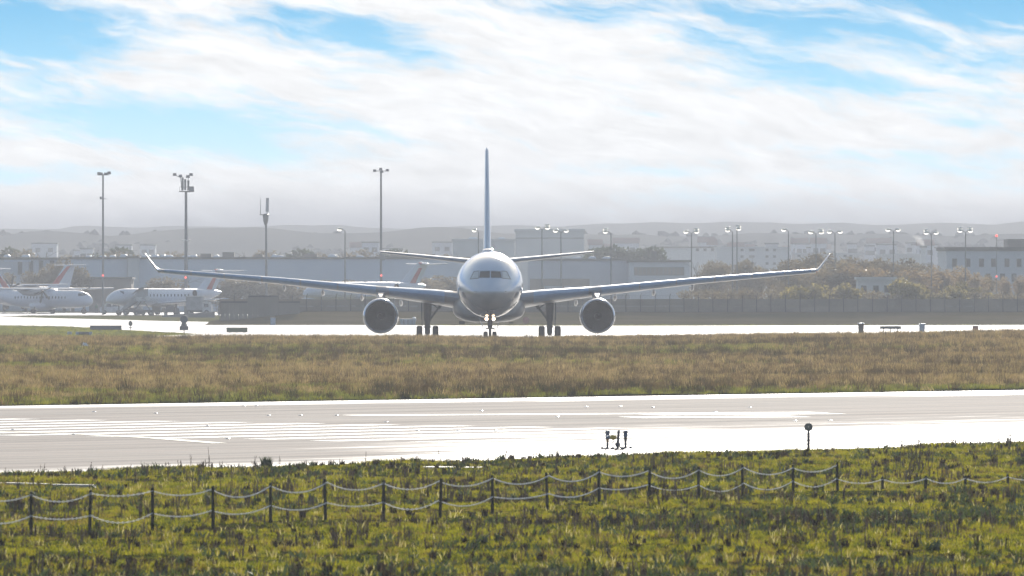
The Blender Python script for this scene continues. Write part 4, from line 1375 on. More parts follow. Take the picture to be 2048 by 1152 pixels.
# ================================================================== MASTS AND LAMP POSTS
M_pole = pm('galvanised_pole', (.22, .22, .22), (.16, .16, .16), .8, .45, metal=.4)
M_head = pm('lamp_head_white', (.78, .78, .76), (.7, .7, .68), 4, .18, coat=.6)
M_bowl = bpy.data.materials.new('white_lamp_bowl')
M_bowl.use_nodes = True
nt = NT(M_bowl.node_tree)
a1 = nt.n('ShaderNodeBsdfTranslucent', Color=(.95, .94, .9, 1))
a2 = nt.n('ShaderNodeBsdfGlossy', Color=(.95, .95, .95, 1), Roughness=.22)
nt.n('ShaderNodeOutputMaterial', Surface=nt.n('ShaderNodeMixShader', i0=.12, i1=a1, i2=a2))

def lamp_post(label, px, top, arms, d=1120, r=.085, base_z=1.2):
    """a tall post; arms = list of (dx metres, head count) measured across"""
    zt = GZ(top, d)
    t = thing('lamp_post', label, 'lamp post', (GX(px, d), d, base_z), 0, 'lamp posts behind the wall')
    h_ = zt - base_z
    obj('pole', MB().tube((0, 0, 0), (0, 0, h_ - .25), r * 1.35, r * .8, 8), M_pole, t, smooth=50)
    for dx_, cnt in arms:
        a_ = obj('arm', MB().tube((0, 0, h_ - .28), (dx_ * .45, 0, h_ - .06), .04, .035, 6).tube((dx_ * .45, 0, h_ - .06), (dx_ * .8, 0, h_ + .02), .035, .03, 6), M_pole, t)
        for k in range(cnt):
            z_ = h_ + .02 + .30 * k
            sg = 1 if dx_ > 0 else -1
            hd = obj('lamp_head', MB().blob((dx_ - sg * .05, .35 * k, z_ + .06), (.38, .24, .12), 12, 6), M_head, a_, smooth=80)
            bw = MB()
            bw.loft([[(dx_ + sg * .03 + .36 * c_ * math.cos(q), .35 * k - .04 - .20 * s__, z_ - .06 + .27 * c_ * math.sin(q)) for q in np.linspace(0, 2 * math.pi, 14, endpoint=False)]
                     for c_, s__ in ((1, 0), (.92, .4), (.7, .72), (.38, .93), (.03, 1))], cap=False)
            obj('bowl', bw, M_bowl, hd, smooth=80)
    return t
D_L = 1120
for lab, px, top, arms in (
    ('thin lamp post with one head, nearest the antenna mast’s right', 690, 458, [(-.75, 1)]),
    ('single headed lamp post just left of the airliner tail fin', 957, 460, [(-.55, 1)]),
    ('double headed lamp post first right of the airliner tail fin', 1084, 455, [(-.6, 1), (.75, 2)]),
    ('double headed lamp post second right of the airliner tail fin', 1122, 461, [(-.75, 1), (.7, 1)]),
    ('lamp post with heads only on its left, above the right tailplane tip', 1222, 463, [(-.75, 2)]),
    ('double headed lamp post with two stacked heads on its right, over the long window strip', 1383, 463, [(-.75, 1), (.70, 2)]),
    ('lamp post with heads only on its left in the crowded pair', 1465, 460, [(-.65, 2)]),
    ('lamp post with stacked right heads in the crowded pair', 1474, 457, [(.20, 2)]),
    ('lamp post with one left head, first right of the crowded pair', 1577, 459, [(-.65, 1)]),
    ('double headed lamp post just left of the winglet’s lamp post', 1632, 464, [(-.72, 1), (.72, 2)]),
    ('double headed lamp post rising beside the right winglet tip', 1670, 463, [(-.75, 1), (.7, 1)]),
    ('tall double headed lamp post over the small white building', 1787, 459, [(-.75, 1), (.62, 1)]),
    ('lamp post with stacked left heads, right of the smoke', 1863, 465, [(-.72, 2), (.62, 1)]),
    ('lamp post with stacked heads on both sides in front of the right office', 1931, 461, [(-.75, 2), (.65, 2)]),
):
    lamp_post(lab, px, top, arms, D_L, base_z=.2)
# thin red-lit pole on the office
d_ = 1130
t = thing('beacon_pole', 'thin pole with red lights in front of the right office', 'pole', (GX(1993, d_), d_, .2))
obj('pole', MB().tube((0, 0, 0), (0, 0, GZ(473, d_) - .2), .07, .045, 8), M_pole, t)
M_redl = pm('lit_red_beacon', (.8, .15, .12), (.8, .15, .12), 2, .3, emit=((1.0, .16, .12), .9))
for py, r_ in ((471.5, .20), (553, .15)):
    obj('red_light', MB().blob((0, -.1, GZ(py, d_) - .2), (r_, r_, r_), 10, 6), M_redl, t, smooth=80)

def floodlight(x_, z_, par, up=1, s=1.0):
    o_ = obj('floodlight', MB().box((x_, -.1, z_), (.62 * s, .5, .42 * s), 0, .75), M_greyd, par)
    return o_
D_M = 1240
# mast A: slim, two flood clusters
t = thing('flood_mast', 'slim flood mast with a small cross arm, leftmost on the apron', 'mast', (GX(206, D_M), D_M, 0), 0, 'flood masts on the apron')
zt = GZ(349, D_M)
obj('pole', MB().tube((0, 0, 0), (0, 0, zt), .20, .13, 10), M_pole, t, smooth=50)
obj('cross_arm', MB().tube((-.75, 0, zt - .1), (1.0, 0, zt - .05), .05, .05, 6), M_pole, t)
for x_, z_ in ((-.62, .15), (-.28, .10), (.95, .25), (.42, .08)):
    floodlight(x_, zt + z_, t)
obj('bracket', MB().tube((-.35, 0, GZ(397, D_M)), (.6, 0, GZ(398, D_M)), .05, .05, 6).box((-.35, 0, GZ(396, D_M)), (.3, .3, .4)), M_pole, t)
obj('red_light', MB().blob((.0, -.3, GZ(551, D_M)), (.18, .18, .18), 10, 6), M_redl, t, smooth=80)
# mast B: thick, platform with antennas
t = thing('flood_mast', 'thick flood mast with a crowded platform near its top', 'mast', (GX(372, D_M), D_M, 0), 0, 'flood masts on the apron')
zp = GZ(384, D_M)
obj('pole', MB().tube((0, 0, 0), (0, 0, zp), .32, .20, 12), M_pole, t, smooth=50)
obj('platform', MB().lathe([(zp - .05, .15), (zp, 1.15), (zp + .16, 1.2), (zp + .16, .1)], 'z', (.1, 0, 0), 16, cap=True), M_pole, t)
obj('guard_rail', MB().lathe([(zp + .75, 1.12), (zp + .80, 1.12), (zp + .80, 1.06), (zp + .75, 1.06)], 'z', (.1, 0, 0), 16).tube((-1.0, 0, zp), (-1.0, 0, zp + .8), .03).tube((1.2, 0, zp), (1.2, 0, zp + .8), .03), M_pole, t)
for x_, y_, z_, h_ in ((-.50, -.4, .25, 2.0), (-.1, -.5, .3, 1.7), (.35, .2, .3, 1.5)):
    obj('antenna_panel', MB().box((x_, y_, zp + z_ + h_ / 2), (.32, .16, h_)), M_pole, t)
obj('equipment_box', MB().box((.85, 0, zp + .52), (.85, .6, .7), 0, .8), M_pole, t)
obj('top_mast', MB().tube((-.62, 0, zp), (-.85, 0, GZ(352, D_M)), .07, .06, 6).tube((-.85, 0, GZ(355, D_M)), (-1.75, 0, GZ(350, D_M)), .06, .05, 6)
    .tube((.3, 0, zp), (.35, 0, GZ(353, D_M)), .06, .05, 6).tube((.0, 0, GZ(356, D_M)), (.8, 0, GZ(350, D_M)), .05, .05, 6), M_pole, t)
for x_, py in ((-1.75, 349), (-.85, 352), (.78, 349), (.30, 353)):
    floodlight(x_, GZ(py, D_M), t)
obj('ring_lamp', MB().blob((-.35, -.3, GZ(480, D_M)), (.4, .2, .10), 10, 6).blob((.4, -.3, GZ(481, D_M)), (.4, .2, .10), 10, 6), M_head, t, smooth=80)
obj('red_light', MB().blob((-.05, -.4, GZ(555, D_M)), (.18, .18, .18), 10, 6), M_redl, t, smooth=80)
# mast C: antenna mast
t = thing('antenna_mast', 'antenna mast with a thin whip and a thick white tube on top', 'mast', (GX(532, D_M), D_M, 0))
zk = GZ(430, D_M)
obj('pole', MB().tube((.1, 0, 0), (0, 0, zk - 1.2), .22, .15, 10), M_pole, t, smooth=50)
obj('collar', MB().lathe([(zk - 1.6, .17), (zk - .9, .40), (zk + .1, .48), (zk + .2, .2)], 'z', (-.05, 0, 0), 12, cap=True), M_pole, t)
obj('arm', MB().tube((-1.0, 0, zk + .05), (.4, 0, zk), .07, .07, 6), M_pole, t)
obj('whip', MB().tube((-.85, 0, zk), (-.88, 0, GZ(396, D_M)), .06, .03, 6).tube((-.88, 0, GZ(394, D_M)), (-1.0, 0, GZ(393, D_M)), .03, .03, 5), M_pole, t)
obj('tube_antenna', MB().tube((.18, 0, zk), (.18, 0, zk + .5), .08).tube((.18, 0, zk + .5), (.24, 0, GZ(396, D_M)), .26, .22, 10), pm('grey_white_radome', (.5, .5, .49), (.42, .42, .41), 2, .5), t, smooth=50)
# mast D
t = thing('flood_mast', 'slim flood mast left of the airliner, standing over its left wing', 'mast', (GX(762, D_M), D_M, 0), 0, 'flood masts on the apron')
zt = GZ(342, D_M)
obj('pole', MB().tube((0, 0, 0), (0, 0, zt), .22, .14, 10), M_pole, t, smooth=50)
obj('cross_arm', MB().tube((-1.0, 0, zt), (1.05, 0, zt), .05, .05, 6), M_pole, t)
for x_, z_ in ((-.98, .05), (-.05, .3), (.1, -.1), (.98, .12)):
    floodlight(x_, zt + z_, t, 1, .9)
obj('equipment_box', MB().box((.32, -.2, GZ(515, D_M)), (.55, .4, .9)), M_pole, t)
obj('red_light', MB().blob((.05, -.35, GZ(551, D_M)), (.18, .18, .18), 10, 6), M_redl, t, smooth=80)

# ================================================================== TREES
M_bark = pm('grey_brown_bark', (.12, .10, .08), (.08, .07, .06), 4, .9)
M_twig = leaf_mat('bare_brown_twigs', [(.17, .14, .105), (.24, .19, .14), (.29, .235, .17)], .3, .25, .4, gloss=.03)
M_rust = leaf_mat('rusty_winter_leaves', [(.20, .14, .09), (.26, .18, .11), (.24, .18, .12)], .3, .45, .4)
M_yell = leaf_mat('yellow_green_leaves', [(.13, .11, .05), (.20, .165, .07), (.26, .215, .09)], .3, .5, .5)
M_dgreen = leaf_mat('dark_evergreen_leaves', [(.035, .05, .025), (.05, .065, .03), (.065, .075, .035)], .3, .3, .5)

def crown_mesh(name, rx, rz_, zc_, n, leaf, mat, seed, up=.4, flat=False):
    """many small separate leaves and twigs filling a lumpy crown"""
    r_ = np.random.default_rng(seed)
    lobes = [(r_.normal(0, .42, 3) * (rx, rx, rz_ * .8), r_.uniform(.38, .62)) for _ in range(9)]
    v, f = [], []
    for i in range(n):
        c, s = lobes[r_.integers(len(lobes))]
        d = r_.normal(0, 1, 3)
        d /= np.linalg.norm(d) + 1e-6
        p = c + d * np.array((rx, rx, rz_)) * s * r_.uniform(.35, 1.0) ** .6
        p = p + (0, 0, zc_)
        if p[2] < .25:
            p[2] = r_.uniform(.25, zc_)
        a = r_.normal(0, 1, 3) + (0, 0, up)
        a /= np.linalg.norm(a) + 1e-6
        b = np.cross(a, r_.normal(0, 1, 3))
        b /= np.linalg.norm(b) + 1e-6
        L = leaf * r_.uniform(.6, 1.6)
        W = L * (.22 if not flat else .6)
        k = len(v)
        v += [tuple(p - b * W), tuple(p + a * L), tuple(p + b * W)]
        f.append((k, k + 1, k + 2))
    me = bpy.data.meshes.new(name)
    me.from_pydata(v, [], f)
    me.materials.append(mat)
    return me

def trunk_mesh(h, r, seed, spread):
    r_ = np.random.default_rng(seed)
    mb = MB().tube((0, 0, -.1), (0, 0, h * .45), r, r * .7, 8)
    for k in range(7):
        a = r_.uniform(0, 6.28)
        z0 = h * r_.uniform(.25, .45)
        p = Vector((math.cos(a) * spread * .5, math.sin(a) * spread * .5, h * r_.uniform(.6, .85)))
        mb.tube((0, 0, z0), p, r * .45, r * .15, 5)
        for q in range(2):
            p2 = p + Vector((r_.normal(0, spread * .3), r_.normal(0, spread * .3), h * .15))
            mb.tube(p, p2, r * .15, r * .05, 4)
    return mb.mesh('trunk', M_bark)

kinds = {}
for nm, rx, rz_, zc_, n, lf, mt, h in (('bare', 2.2, 2.3, 3.4, 2600, .30, M_twig, 5.6), ('rust', 2.2, 2.2, 3.4, 2400, .26, M_rust, 5.4),
                                      ('bush', 1.3, .9, 1.0, 900, .16, M_yell, 1.8), ('shrub', 1.2, .8, .8, 800, .2, M_twig, 1.5), ('green', 2.0, 2.2, 2.8, 2600, .24, M_dgreen, 5.0)):
    kinds[nm] = [(crown_mesh('crown', rx, rz_, zc_, n, lf, mt, 100 + 7 * i + len(nm), flat=nm in ('bush', 'green')), trunk_mesh(h, .05 * h ** .8 + .02, 300 + i, rx)) for i in range(3)]
def tree(kind, px, base, top, d, label, group, name='tree', widen=1.0):
    z0 = base
    h_ = GZ(top, d) - z0
    full = {'bare': 5.6, 'rust': 5.4, 'bush': 1.85, 'shrub': 1.6, 'green': 5.0}[kind]
    s = h_ / full
    t = thing(name, label, 'tree' if name == 'tree' else 'bush', (GX(px, d), d, z0), random.uniform(0, 6.28), group)
    t.scale = (s * widen, s * widen, s)
    cr, tk_ = random.choice(kinds[kind])
    obj('trunk', tk_, None, t)
    obj('crown', cr, None, t)
    return t
for px, top in ((8, 548), (52, 545), (100, 536), (128, 526), (146, 531), (168, 545), (186, 552)):
    tree('bare', px, -.05, top, 1335 + random.uniform(-12, 12), 'bare brown tree in the clump in front of the left terminal', 'bare trees before the terminal')
for px, top in ((350, 556), (440, 560), (470, 560), (505, 562), (540, 560), (585, 563), (650, 566), (700, 565), (840, 560), (880, 557), (905, 560)):
    tree('bare', px, -.05, top, 1345 + random.uniform(-8, 8), 'low bare brown tree at the foot of the long hangar', 'bare trees along the long hangar', widen=1.9)
tree('bare', 1408, .6, 524, 1250, 'bare round tree standing left of the crowded lamp pair', 'bare trees behind the right wing', widen=1.1)
tree('bare', 1430, .6, 520, 1262, 'slightly taller bare tree touching the crowded lamp pair from the left', 'bare trees behind the right wing', widen=.9)
tree('bare', 1497, .6, 514, 1255, 'tallest bare tree, right of the crowded lamp pair', 'bare trees behind the right wing', widen=.95)
tree('bare', 1522, .6, 528, 1262, 'lower bare tree right of the tallest one, above the right wing', 'bare trees behind the right wing', widen=.9)
for px, top in ((1584, 530), (1604, 522), (1626, 518), (1650, 516), (1672, 516), (1696, 517), (1720, 518), (1744, 520), (1768, 522), (1790, 523), (1812, 526), (1832, 530), (1850, 537)):
    tree('bare', px, .5, top, 1150 + random.uniform(-14, 14), 'dense brown tree in the long mass behind the small white building', 'brown trees in the dense mass', widen=1.25)
for px, top in ((1590, 545), (1630, 540), (1668, 538), (1705, 538), (1745, 540), (1785, 542), (1822, 545)):
    tree('rust' if px % 3 else 'bare', px, .5, top, 1120 + random.uniform(-6, 6), 'lower brown tree along the front of the dense mass', 'low brown trees before the dense mass', widen=1.5)
for px, top in ((1872, 540), (1890, 548), (1908, 536), (1930, 545), (1952, 552), (1975, 556), (2010, 560), (2040, 558)):
    tree('bare' if px % 2 else 'rust', px, .8, top, 1150 + random.uniform(-20, 20), 'thin reddish bare tree in front of the right office', 'thin trees before the right office', widen=.8)
for px, top, kd in ((1592, 572, 'bush'), (1612, 566, 'bush'), (1628, 573, 'bush'), (1690, 572, 'bush'), (1706, 579, 'shrub'), (1808, 565, 'bush'), (1824, 560, 'bush'), (1840, 574, 'bush'), (1772, 581, 'shrub'), (1742, 582, 'shrub'),
                    (1870, 583, 'bush'), (1912, 578, 'bush'), (1924, 570, 'bush'), (1985, 584, 'bush'), (1960, 582, 'shrub'), (2005, 582, 'shrub'), (1655, 580, 'shrub'), (1550, 580, 'shrub'), (1500, 578, 'shrub'), (1452, 579, 'shrub'), (1420, 580, 'shrub'), (1380, 582, 'shrub'), (2030, 586, 'shrub')):
    tree(kd, px, 1.55, top, 1035 + random.uniform(-12, 14), ('yellow-green bush behind the right part of the wall' if kd == 'bush' else 'bare brown shrub behind the right part of the wall'),
         'yellow bushes behind the wall' if kd == 'bush' else 'brown shrubs behind the wall', 'bush', .95)
for px, top in ((1190, 502), (1215, 500), (1240, 497), (1262, 496), (1282, 499), (1300, 503), (1175, 507)):
    tree('green', px, 0, top, 1500 + random.uniform(-15, 15), 'dark hazy evergreen behind the warehouse roofs', 'evergreens behind the warehouses', widen=1.1)
for k in range(15):
    tree('bare' if k % 3 else 'green', 20 + 62 * k + random.uniform(-18, 18), 0, random.uniform(499, 507), 1560 + random.uniform(-30, 30), 'hazy tree top showing over the left hangar roofs', 'trees behind the left hangars', widen=1.3)
# woods on the hills, one mass
wd = MB()
wv, wf = [], []
for i in range(15000):
    if i < 7000:
        y = random.uniform(2150, 2720); x = random.uniform(-330, 330)
        zz = .9 * GZ(474, 2700) * ((y - 2000) / 700) ** 1.25 if y < 2700 else GZ(474, 2700)
    else:
        y = random.uniform(3000, 3745); x = random.uniform(-420, 420)
        zz = .78 * GZ(461, 3750) * ((y - 2800) / 950) ** 1.25
    s = random.uniform(.8, 2.4)
    k = len(wv)
    q = [random.uniform(.7, 1.3) for _ in range(5)]
    wv += [(x - s * q[0], y, zz - 1.5), (x - s * .7 * q[1], y - .5, zz + s * .7 * q[2]), (x + s * .1, y, zz + s * q[3]), (x + s * .8 * q[4], y + .5, zz + s * .5), (x + s, y, zz - 1.5), (x, y - s * .8, zz - .5)]
    wf += [(k, k + 1, k + 5), (k + 1, k + 2, k + 5), (k + 2, k + 3, k + 5), (k + 3, k + 4, k + 5)]
me = bpy.data.meshes.new('hill_woods')
me.from_pydata(wv, [], wf)
me.materials.append(pm('far_woodland', (.10, .104, .10), (.125, .122, .112), .02, .95, coord='World'))
tag(obj('hill_woods', me), 'far off woods covering the hazy hills', 'woods', None, 'stuff')
# ================================================================== SIGNS AND SMALL FITTINGS BY THE TAXIWAY
M_board = pm('dark_sign_back', (.11, .125, .14), (.08, .09, .10), 1.2, .6)
M_boardg = pm('olive_sign_back', (.20, .21, .07), (.15, .16, .06), 2, .6)
M_redsg = pm('dull_red_sign', (.35, .13, .11), (.28, .11, .09), 2, .6)
M_bluew = pm('blue_white_plastic', (.42, .48, .56), (.34, .40, .48), 2, .4)
M_lit = pm('crumpled_white_plastic', (.80, .80, .82), (.72, .72, .74), 5, .35)
M_stake = pm('dark_wood_stake', (.02, .022, .015), (.055, .05, .035), 7, .9, stretch=(1, 1, .15), spec=.08)
M_chain = bpy.data.materials.new('white_plastic_chain')
M_chain.use_nodes = True
_c = NT(M_chain.node_tree)
_s = _c.n('ShaderNodeMixShader', i0=.72, i1=_c.n('ShaderNodeBsdfDiffuse', Color=(.82, .82, .84, 1)), i2=_c.n('ShaderNodeBsdfTranslucent', Color=(.93, .93, .94, 1)))
_s = _c.n('ShaderNodeMixShader', i0=.22, i1=_s, i2=_c.n('ShaderNodeBsdfGlossy', Color=(.9, .9, .9, 1), Roughness=.38))
_c.n('ShaderNodeOutputMaterial', Surface=_s)

def board(name, label, px0, px1, py0, py1, d, mat, legs=3, cat='sign', thick=.25, z0=None):
    x0, x1 = GX(px0, d), GX(px1, d)
    zt, zb = GZ(py0, d), GZ(py1, d)
    t = thing(name, label, cat, ((x0 + x1) / 2, d, 0 if z0 is None else z0))
    b = t.location.z
    w_ = x1 - x0
    obj('face', MB().bbox(-w_ / 2 + .05, w_ / 2 - .05, -thick / 2 - .01, thick / 2 + .01, zb - b + .06, zt - b - .06), mat, t)
    fr = MB()
    for xa, xb, za, zc_ in ((-w_ / 2, w_ / 2, zb - b, zb - b + .058), (-w_ / 2, w_ / 2, zt - b - .058, zt - b), (-w_ / 2, -w_ / 2 + .048, zb - b + .06, zt - b - .06), (w_ / 2 - .048, w_ / 2, zb - b + .06, zt - b - .06)):
        fr.bbox(xa, xb, -thick / 2 - .02, thick / 2 + .02, za, zc_)
    obj('frame', fr, M_post, t)
    for k in range(legs):
        x_ = -w_ / 2 + w_ * (k + .5) / legs
        obj('leg', MB().tube((x_, 0, -.02), (x_, 0, max(.04, zb - b)), .04, .04, 6), M_post, t)
    return t
board('guidance_sign', 'long low dark sign board on the grass before the left taxiway', 180, 243, 651, 659.5, 850, M_board, 5)
board('guidance_sign', 'olive green sign board at the taxiway edge left of the engine', 453, 495, 655, 664.5, 815, M_boardg, 3)
board('guidance_sign', 'long low grey board on the crest between the right marker boxes', 1760, 1802, 652, 658, 690, M_board, 3, z0=.35)
# round sign on a stand
d_ = 842
t = thing('round_sign', 'small dark round sign on a thin post right of the long board', 'sign', (GX(261, d_), d_, 0))
zc_ = GZ(647, d_)
obj('disc', MB().lathe([(-.05, .02), (-.05, .21), (.05, .21), (.05, .02)], 'y', (0, 0, zc_), 22).xf(Matrix.Translation((0, 0, zc_)) @ Matrix.Diagonal((1, 1, 1.35, 1)) @ Matrix.Translation((0, 0, -zc_))), M_board, t)
obj('post', MB().tube((0, 0, 0), (0, 0, zc_ - .2), .03, .03, 6), M_post, t)
obj('foot', MB().box((0, 0, GZ(655, d_)), (.40, .2, .07)), M_post, t)
d_ = 818
t = thing('round_sign', 'large dark round sign above a stepped square base on the taxiway', 'sign', (GX(368, d_), d_, 0))
zc_ = GZ(639, d_)
obj('disc', MB().lathe([(-.08, .02), (-.08, .40), (.08, .40), (.08, .02)], 'y', (0, 0, zc_), 26), M_board, t)
obj('cowl', MB().loft([[(-.28, -.07, GZ(648, d_)), (.28, -.07, GZ(648, d_)), (.28, .07, GZ(648, d_)), (-.28, .07, GZ(648, d_))], [(-.15, -.07, GZ(644.5, d_)), (.15, -.07, GZ(644.5, d_)), (.15, .07, GZ(644.5, d_)), (-.15, .07, GZ(644.5, d_))]]), M_board, t)
obj('base_panel', MB().bbox(-.30, .30, -.1, .1, GZ(652, d_), GZ(648.2, d_)).bbox(-.44, .44, -.11, .11, GZ(660.5, d_), GZ(652.2, d_)), M_board, t)
obj('post', MB().tube((0, .15, 0), (0, .15, zc_), .05, .05, 6), M_post, t)
# coloured boxes in the grass, left
d_ = 790
t = thing('cable_box', 'pale box on the grass at the far left of the meadow top', 'box', (GX(139, d_), d_, .02))
obj('body', MB().box((0, 0, GZ(667, d_) - .02), (.42, .4, .30)), M_bluew, t)
obj('lid', MB().box((0, 0, GZ(664.6, d_) - .02 + .03), (.48, .46, .06)), M_lit, t)
obj('foot', MB().box((0, 0, .1), (.3, .3, .3)), M_post, t)
t = thing('cable_box', 'long blue box with a dark middle beside the pale box on the grass', 'box', (GX(168, d_), d_, .02))
obj('body', MB().box((.0, 0, GZ(667, d_) - .02), (1.0, .4, .30)), M_board, t)
obj('end_cap', MB().box((-.66, 0, GZ(667, d_) - .02), (.3, .42, .32)).box((.66, 0, GZ(667, d_) - .02), (.3, .42, .34)), M_bluew, t)
obj('foot', MB().box((-.3, 0, .1), (.2, .3, .3)).box((.3, 0, .1), (.2, .3, .3)), M_post, t)
d_ = 1000
t = thing('cable_box', 'small blue-grey cabinet on the grass strip below the storage bay', 'box', (GX(546, d_ - 45), d_ - 45, 0))
obj('body', MB().box((0, 0, .45), (.6, .4, .85)), M_bluew, t)
obj('lid', MB().box((0, 0, .90), (.66, .46, .06)), M_board, t)
t = thing('skip_container', 'blue-grey low container on the turf behind the left main gear', 'container', (GX(816, 955), 955, 0))
obj('body', MB().loft([[(-.85, -.5, .05), (.85, -.5, .05), (.85, .5, .05), (-.85, .5, .05)], [(-1.0, -.6, .75), (1.0, -.6, .75), (1.0, .6, .75), (-1.0, .6, .75)]]), M_bluew, t)
obj('rib', MB().box((-.5, -.58, .4), (.06, .06, .6)).box((0, -.58, .4), (.06, .06, .6)).box((.5, -.58, .4), (.06, .06, .6)), M_board, t)
obj('lid', MB().blob((.75, 0, .86), (.22, .3, .12), 10, 6), M_lit, t, smooth=80)
d_ = 960
t = thing('round_sign', 'faded red round sign under the airliner belly on the far turf', 'sign', (GX(1052, d_), d_, 0))
obj('disc', MB().lathe([(-.04, .02), (-.04, .40), (.04, .40), (.04, .02)], 'y', (0, 0, GZ(640.5, d_)), 22), M_redsg, t)
obj('post', MB().tube((0, .1, 0), (0, .1, GZ(640, d_)), .05, .05, 6), M_post, t)
# marker boxes on the crest at the right
for px, py0, lab, m1, m2 in ((1722, 646, 'marker box with white lid and brown base, first on the right crest', M_lit, M_brown),
                             (1844, 647.5, 'marker box with white lid and blue-grey base, middle of the right crest', M_lit, M_bluew),
                             (1951, 651.5, 'lower marker box with a reddish brown base, farthest along the right crest', M_brown, M_redsg)):
    d_ = 672
    t = thing('marker_box', lab, 'box', (GX(px, d_), d_, .5), 0, 'marker boxes on the crest')
    zt = GZ(py0, d_) - .5
    obj('body', MB().loft([[(-.20, -.2, 0), (.20, -.2, 0), (.20, .2, 0), (-.20, .2, 0)], [(-.24, -.22, zt - .06), (.24, -.22, zt - .06), (.24, .22, zt - .06), (-.24, .22, zt - .06)]]), m2, t)
    obj('lid', MB().box((0, 0, zt - .02), (.56, .5, .07)), m1, t)
# white strip of concrete near the crest
sheet('concrete_strip', [Vector((GX(385, 700), 748, 0)), Vector((GX(452, 700), 748, 0)), Vector((GX(450, 700), 772, 0)), Vector((GX(384, 700), 772, 0))], M_taxi, .03, label='short pale concrete strip by the meadow top')
# litter
mb = MB()
d_ = 560
r2 = random.Random(4)
cr = []
for k in range(9):
    cr.append((GX(160 + k * 2.2, d_), d_ + r2.uniform(-.1, .1), float(z_meadow(np.array(GX(168, d_)), np.array(d_))) + .05 + (.42 if 2 < k < 7 else .2) + r2.uniform(-.06, .08)))
mb.loft([[(x_, y_ - .05, z_ - .18 - .05) for x_, y_, z_ in cr], cr, [(x_ + .02, y_ + .12, z_ - .1) for x_, y_, z_ in cr]], cap=False, closed=False)
tag(obj('litter', mb, M_lit), 'crumpled white plastic sheet lying in the brown meadow at left', 'litter')

# small light fittings set into the runway
me_l = MB().lathe([(0, .095), (.010, .09), (.022, .055), (.027, .015)], 'z', (0, 0, 0), 14, cap=True).mesh('runway_light', M_bluew, 40)
me_g = MB().box((0, -.06, .018), (.06, .035, .016)).mesh('lens', M_bluew)
for px, py in ((188, 824), (311, 827), (26, 860), (147, 869), (415, 852), (455, 878), (537, 831), (601, 831), (673, 831), (487, 812), (513, 812),
               (772, 844), (962, 822), (835, 861), (916, 862), (991, 862), (1172, 814), (1240, 813), (1305, 815), (1114, 834), (1500, 815), (1430, 824), (1590, 842), (1660, 841)):
    p = ground(px, py)
    o_ = obj('runway_light', me_l)
    o_.location = (p.x, p.y, .006)
    tag(o_, 'low light fitting set into the runway surface', 'light fitting', 'light fittings in the runway')
    g_ = obj('lens', me_g, None, o_)

# three short posts at the runway edge
M_postb = pm('blue_sleeve', (.13, .19, .27), (.10, .15, .22), 5, .45)
M_posto = pm('orange_sleeve', (.45, .22, .04), (.36, .17, .03), 5, .5)
for px, py, top, lab, kind in ((1215, 898, 861, 'left of the three short runway posts, blue over orange', 0), (1235, 899, 860, 'middle runway post carrying a yellow lamp with a blue cap', 1), (1251, 897, 861, 'right of the three short runway posts, blue over dark', 2)):
    p = ground(px, py)
    h_ = GZ(top, p.y)
    t = thing('runway_post', lab, 'post', (p.x, p.y, 0), 0, 'short posts at the runway edge')
    t.scale = (1.35, 1.35, 1.0)
    obj('base', MB().lathe([(0, .14), (.02, .13), (.05, .05)], 'z', (0, 0, 0), 14, cap=True).tube((-.13, 0, .03), (.13, 0, .03), .022, .022, 6).box((.13, 0, .035), (.05, .05, .07)).box((-.13, 0, .035), (.05, .05, .07)), M_greyd, t)
    if kind != 1:
        obj('stem', MB().lathe([(.05, .028), (.16, .03), (.22, .022), (.22, .03)], 'z', (0, 0, 0), 12, cap=True), M_greyd, t)
        obj('orange_sleeve', MB().lathe([(.22, .022), (.24, .032), (.34, .04), (.38, .04)], 'z', (0, 0, 0), 12, cap=True), M_posto if kind == 0 else M_brown, t, smooth=40)
        obj('blue_sleeve', MB().lathe([(.38, .046), (.42, .05), (h_ - .09, .045), (h_ - .07, .053), (h_, .053)], 'z', (0, 0, 0), 14, cap=True), M_postb, t, smooth=40)
    else:
        obj('stem', MB().tube((0, 0, .04), (.03, 0, h_), .032, .03, 10).lathe([(.1, .05), (.12, .062), (.2, .06), (.22, .04)], 'z', (.005, 0, 0), 12, cap=True), M_greyd, t)
        obj('lamp', MB().lathe([(-.085, .03), (-.07, .085), (.07, .085), (.085, .03)], 'y', (-.10, -.02, h_ * .63), 14, cap=True), M_yel, t)
        obj('lamp_cap', MB().tube((-.17, -.02, h_ * .62), (-.28, -.02, h_ * .62), .05, .055, 12), M_postb, t)
        obj('cable', MB().path([(-.11, -.02, h_ * .52), (-.10, -.02, h_ * .42), (-.12, -.02, h_ * .30)], .012, 5), M_greyd, t)
# round marker on its post
p = ground(1617, 898)
t = thing('round_marker', 'grey round marker plate on a slim post at the near runway edge', 'marker', (p.x, p.y, 0))
zc_ = GZ(854, p.y)
obj('plate', MB().lathe([(-.025, .01), (-.03, .115), (.03, .115), (.025, .01)], 'y', (0, 0, zc_), 28), pm('olive_grey_plate', (.15, .155, .125), (.12, .125, .10), 9, .55), t)
obj('rim', MB().lathe([(-.035, .116), (-.035, .132), (.035, .132), (.035, .116)], 'y', (0, 0, zc_), 28), M_post, t)
obj('post', MB().tube((0, 0, .0), (0, 0, .45), .046, .046, 8).tube((0, 0, .45), (0, 0, zc_ - .12), .038, .038, 8), M_post, t)

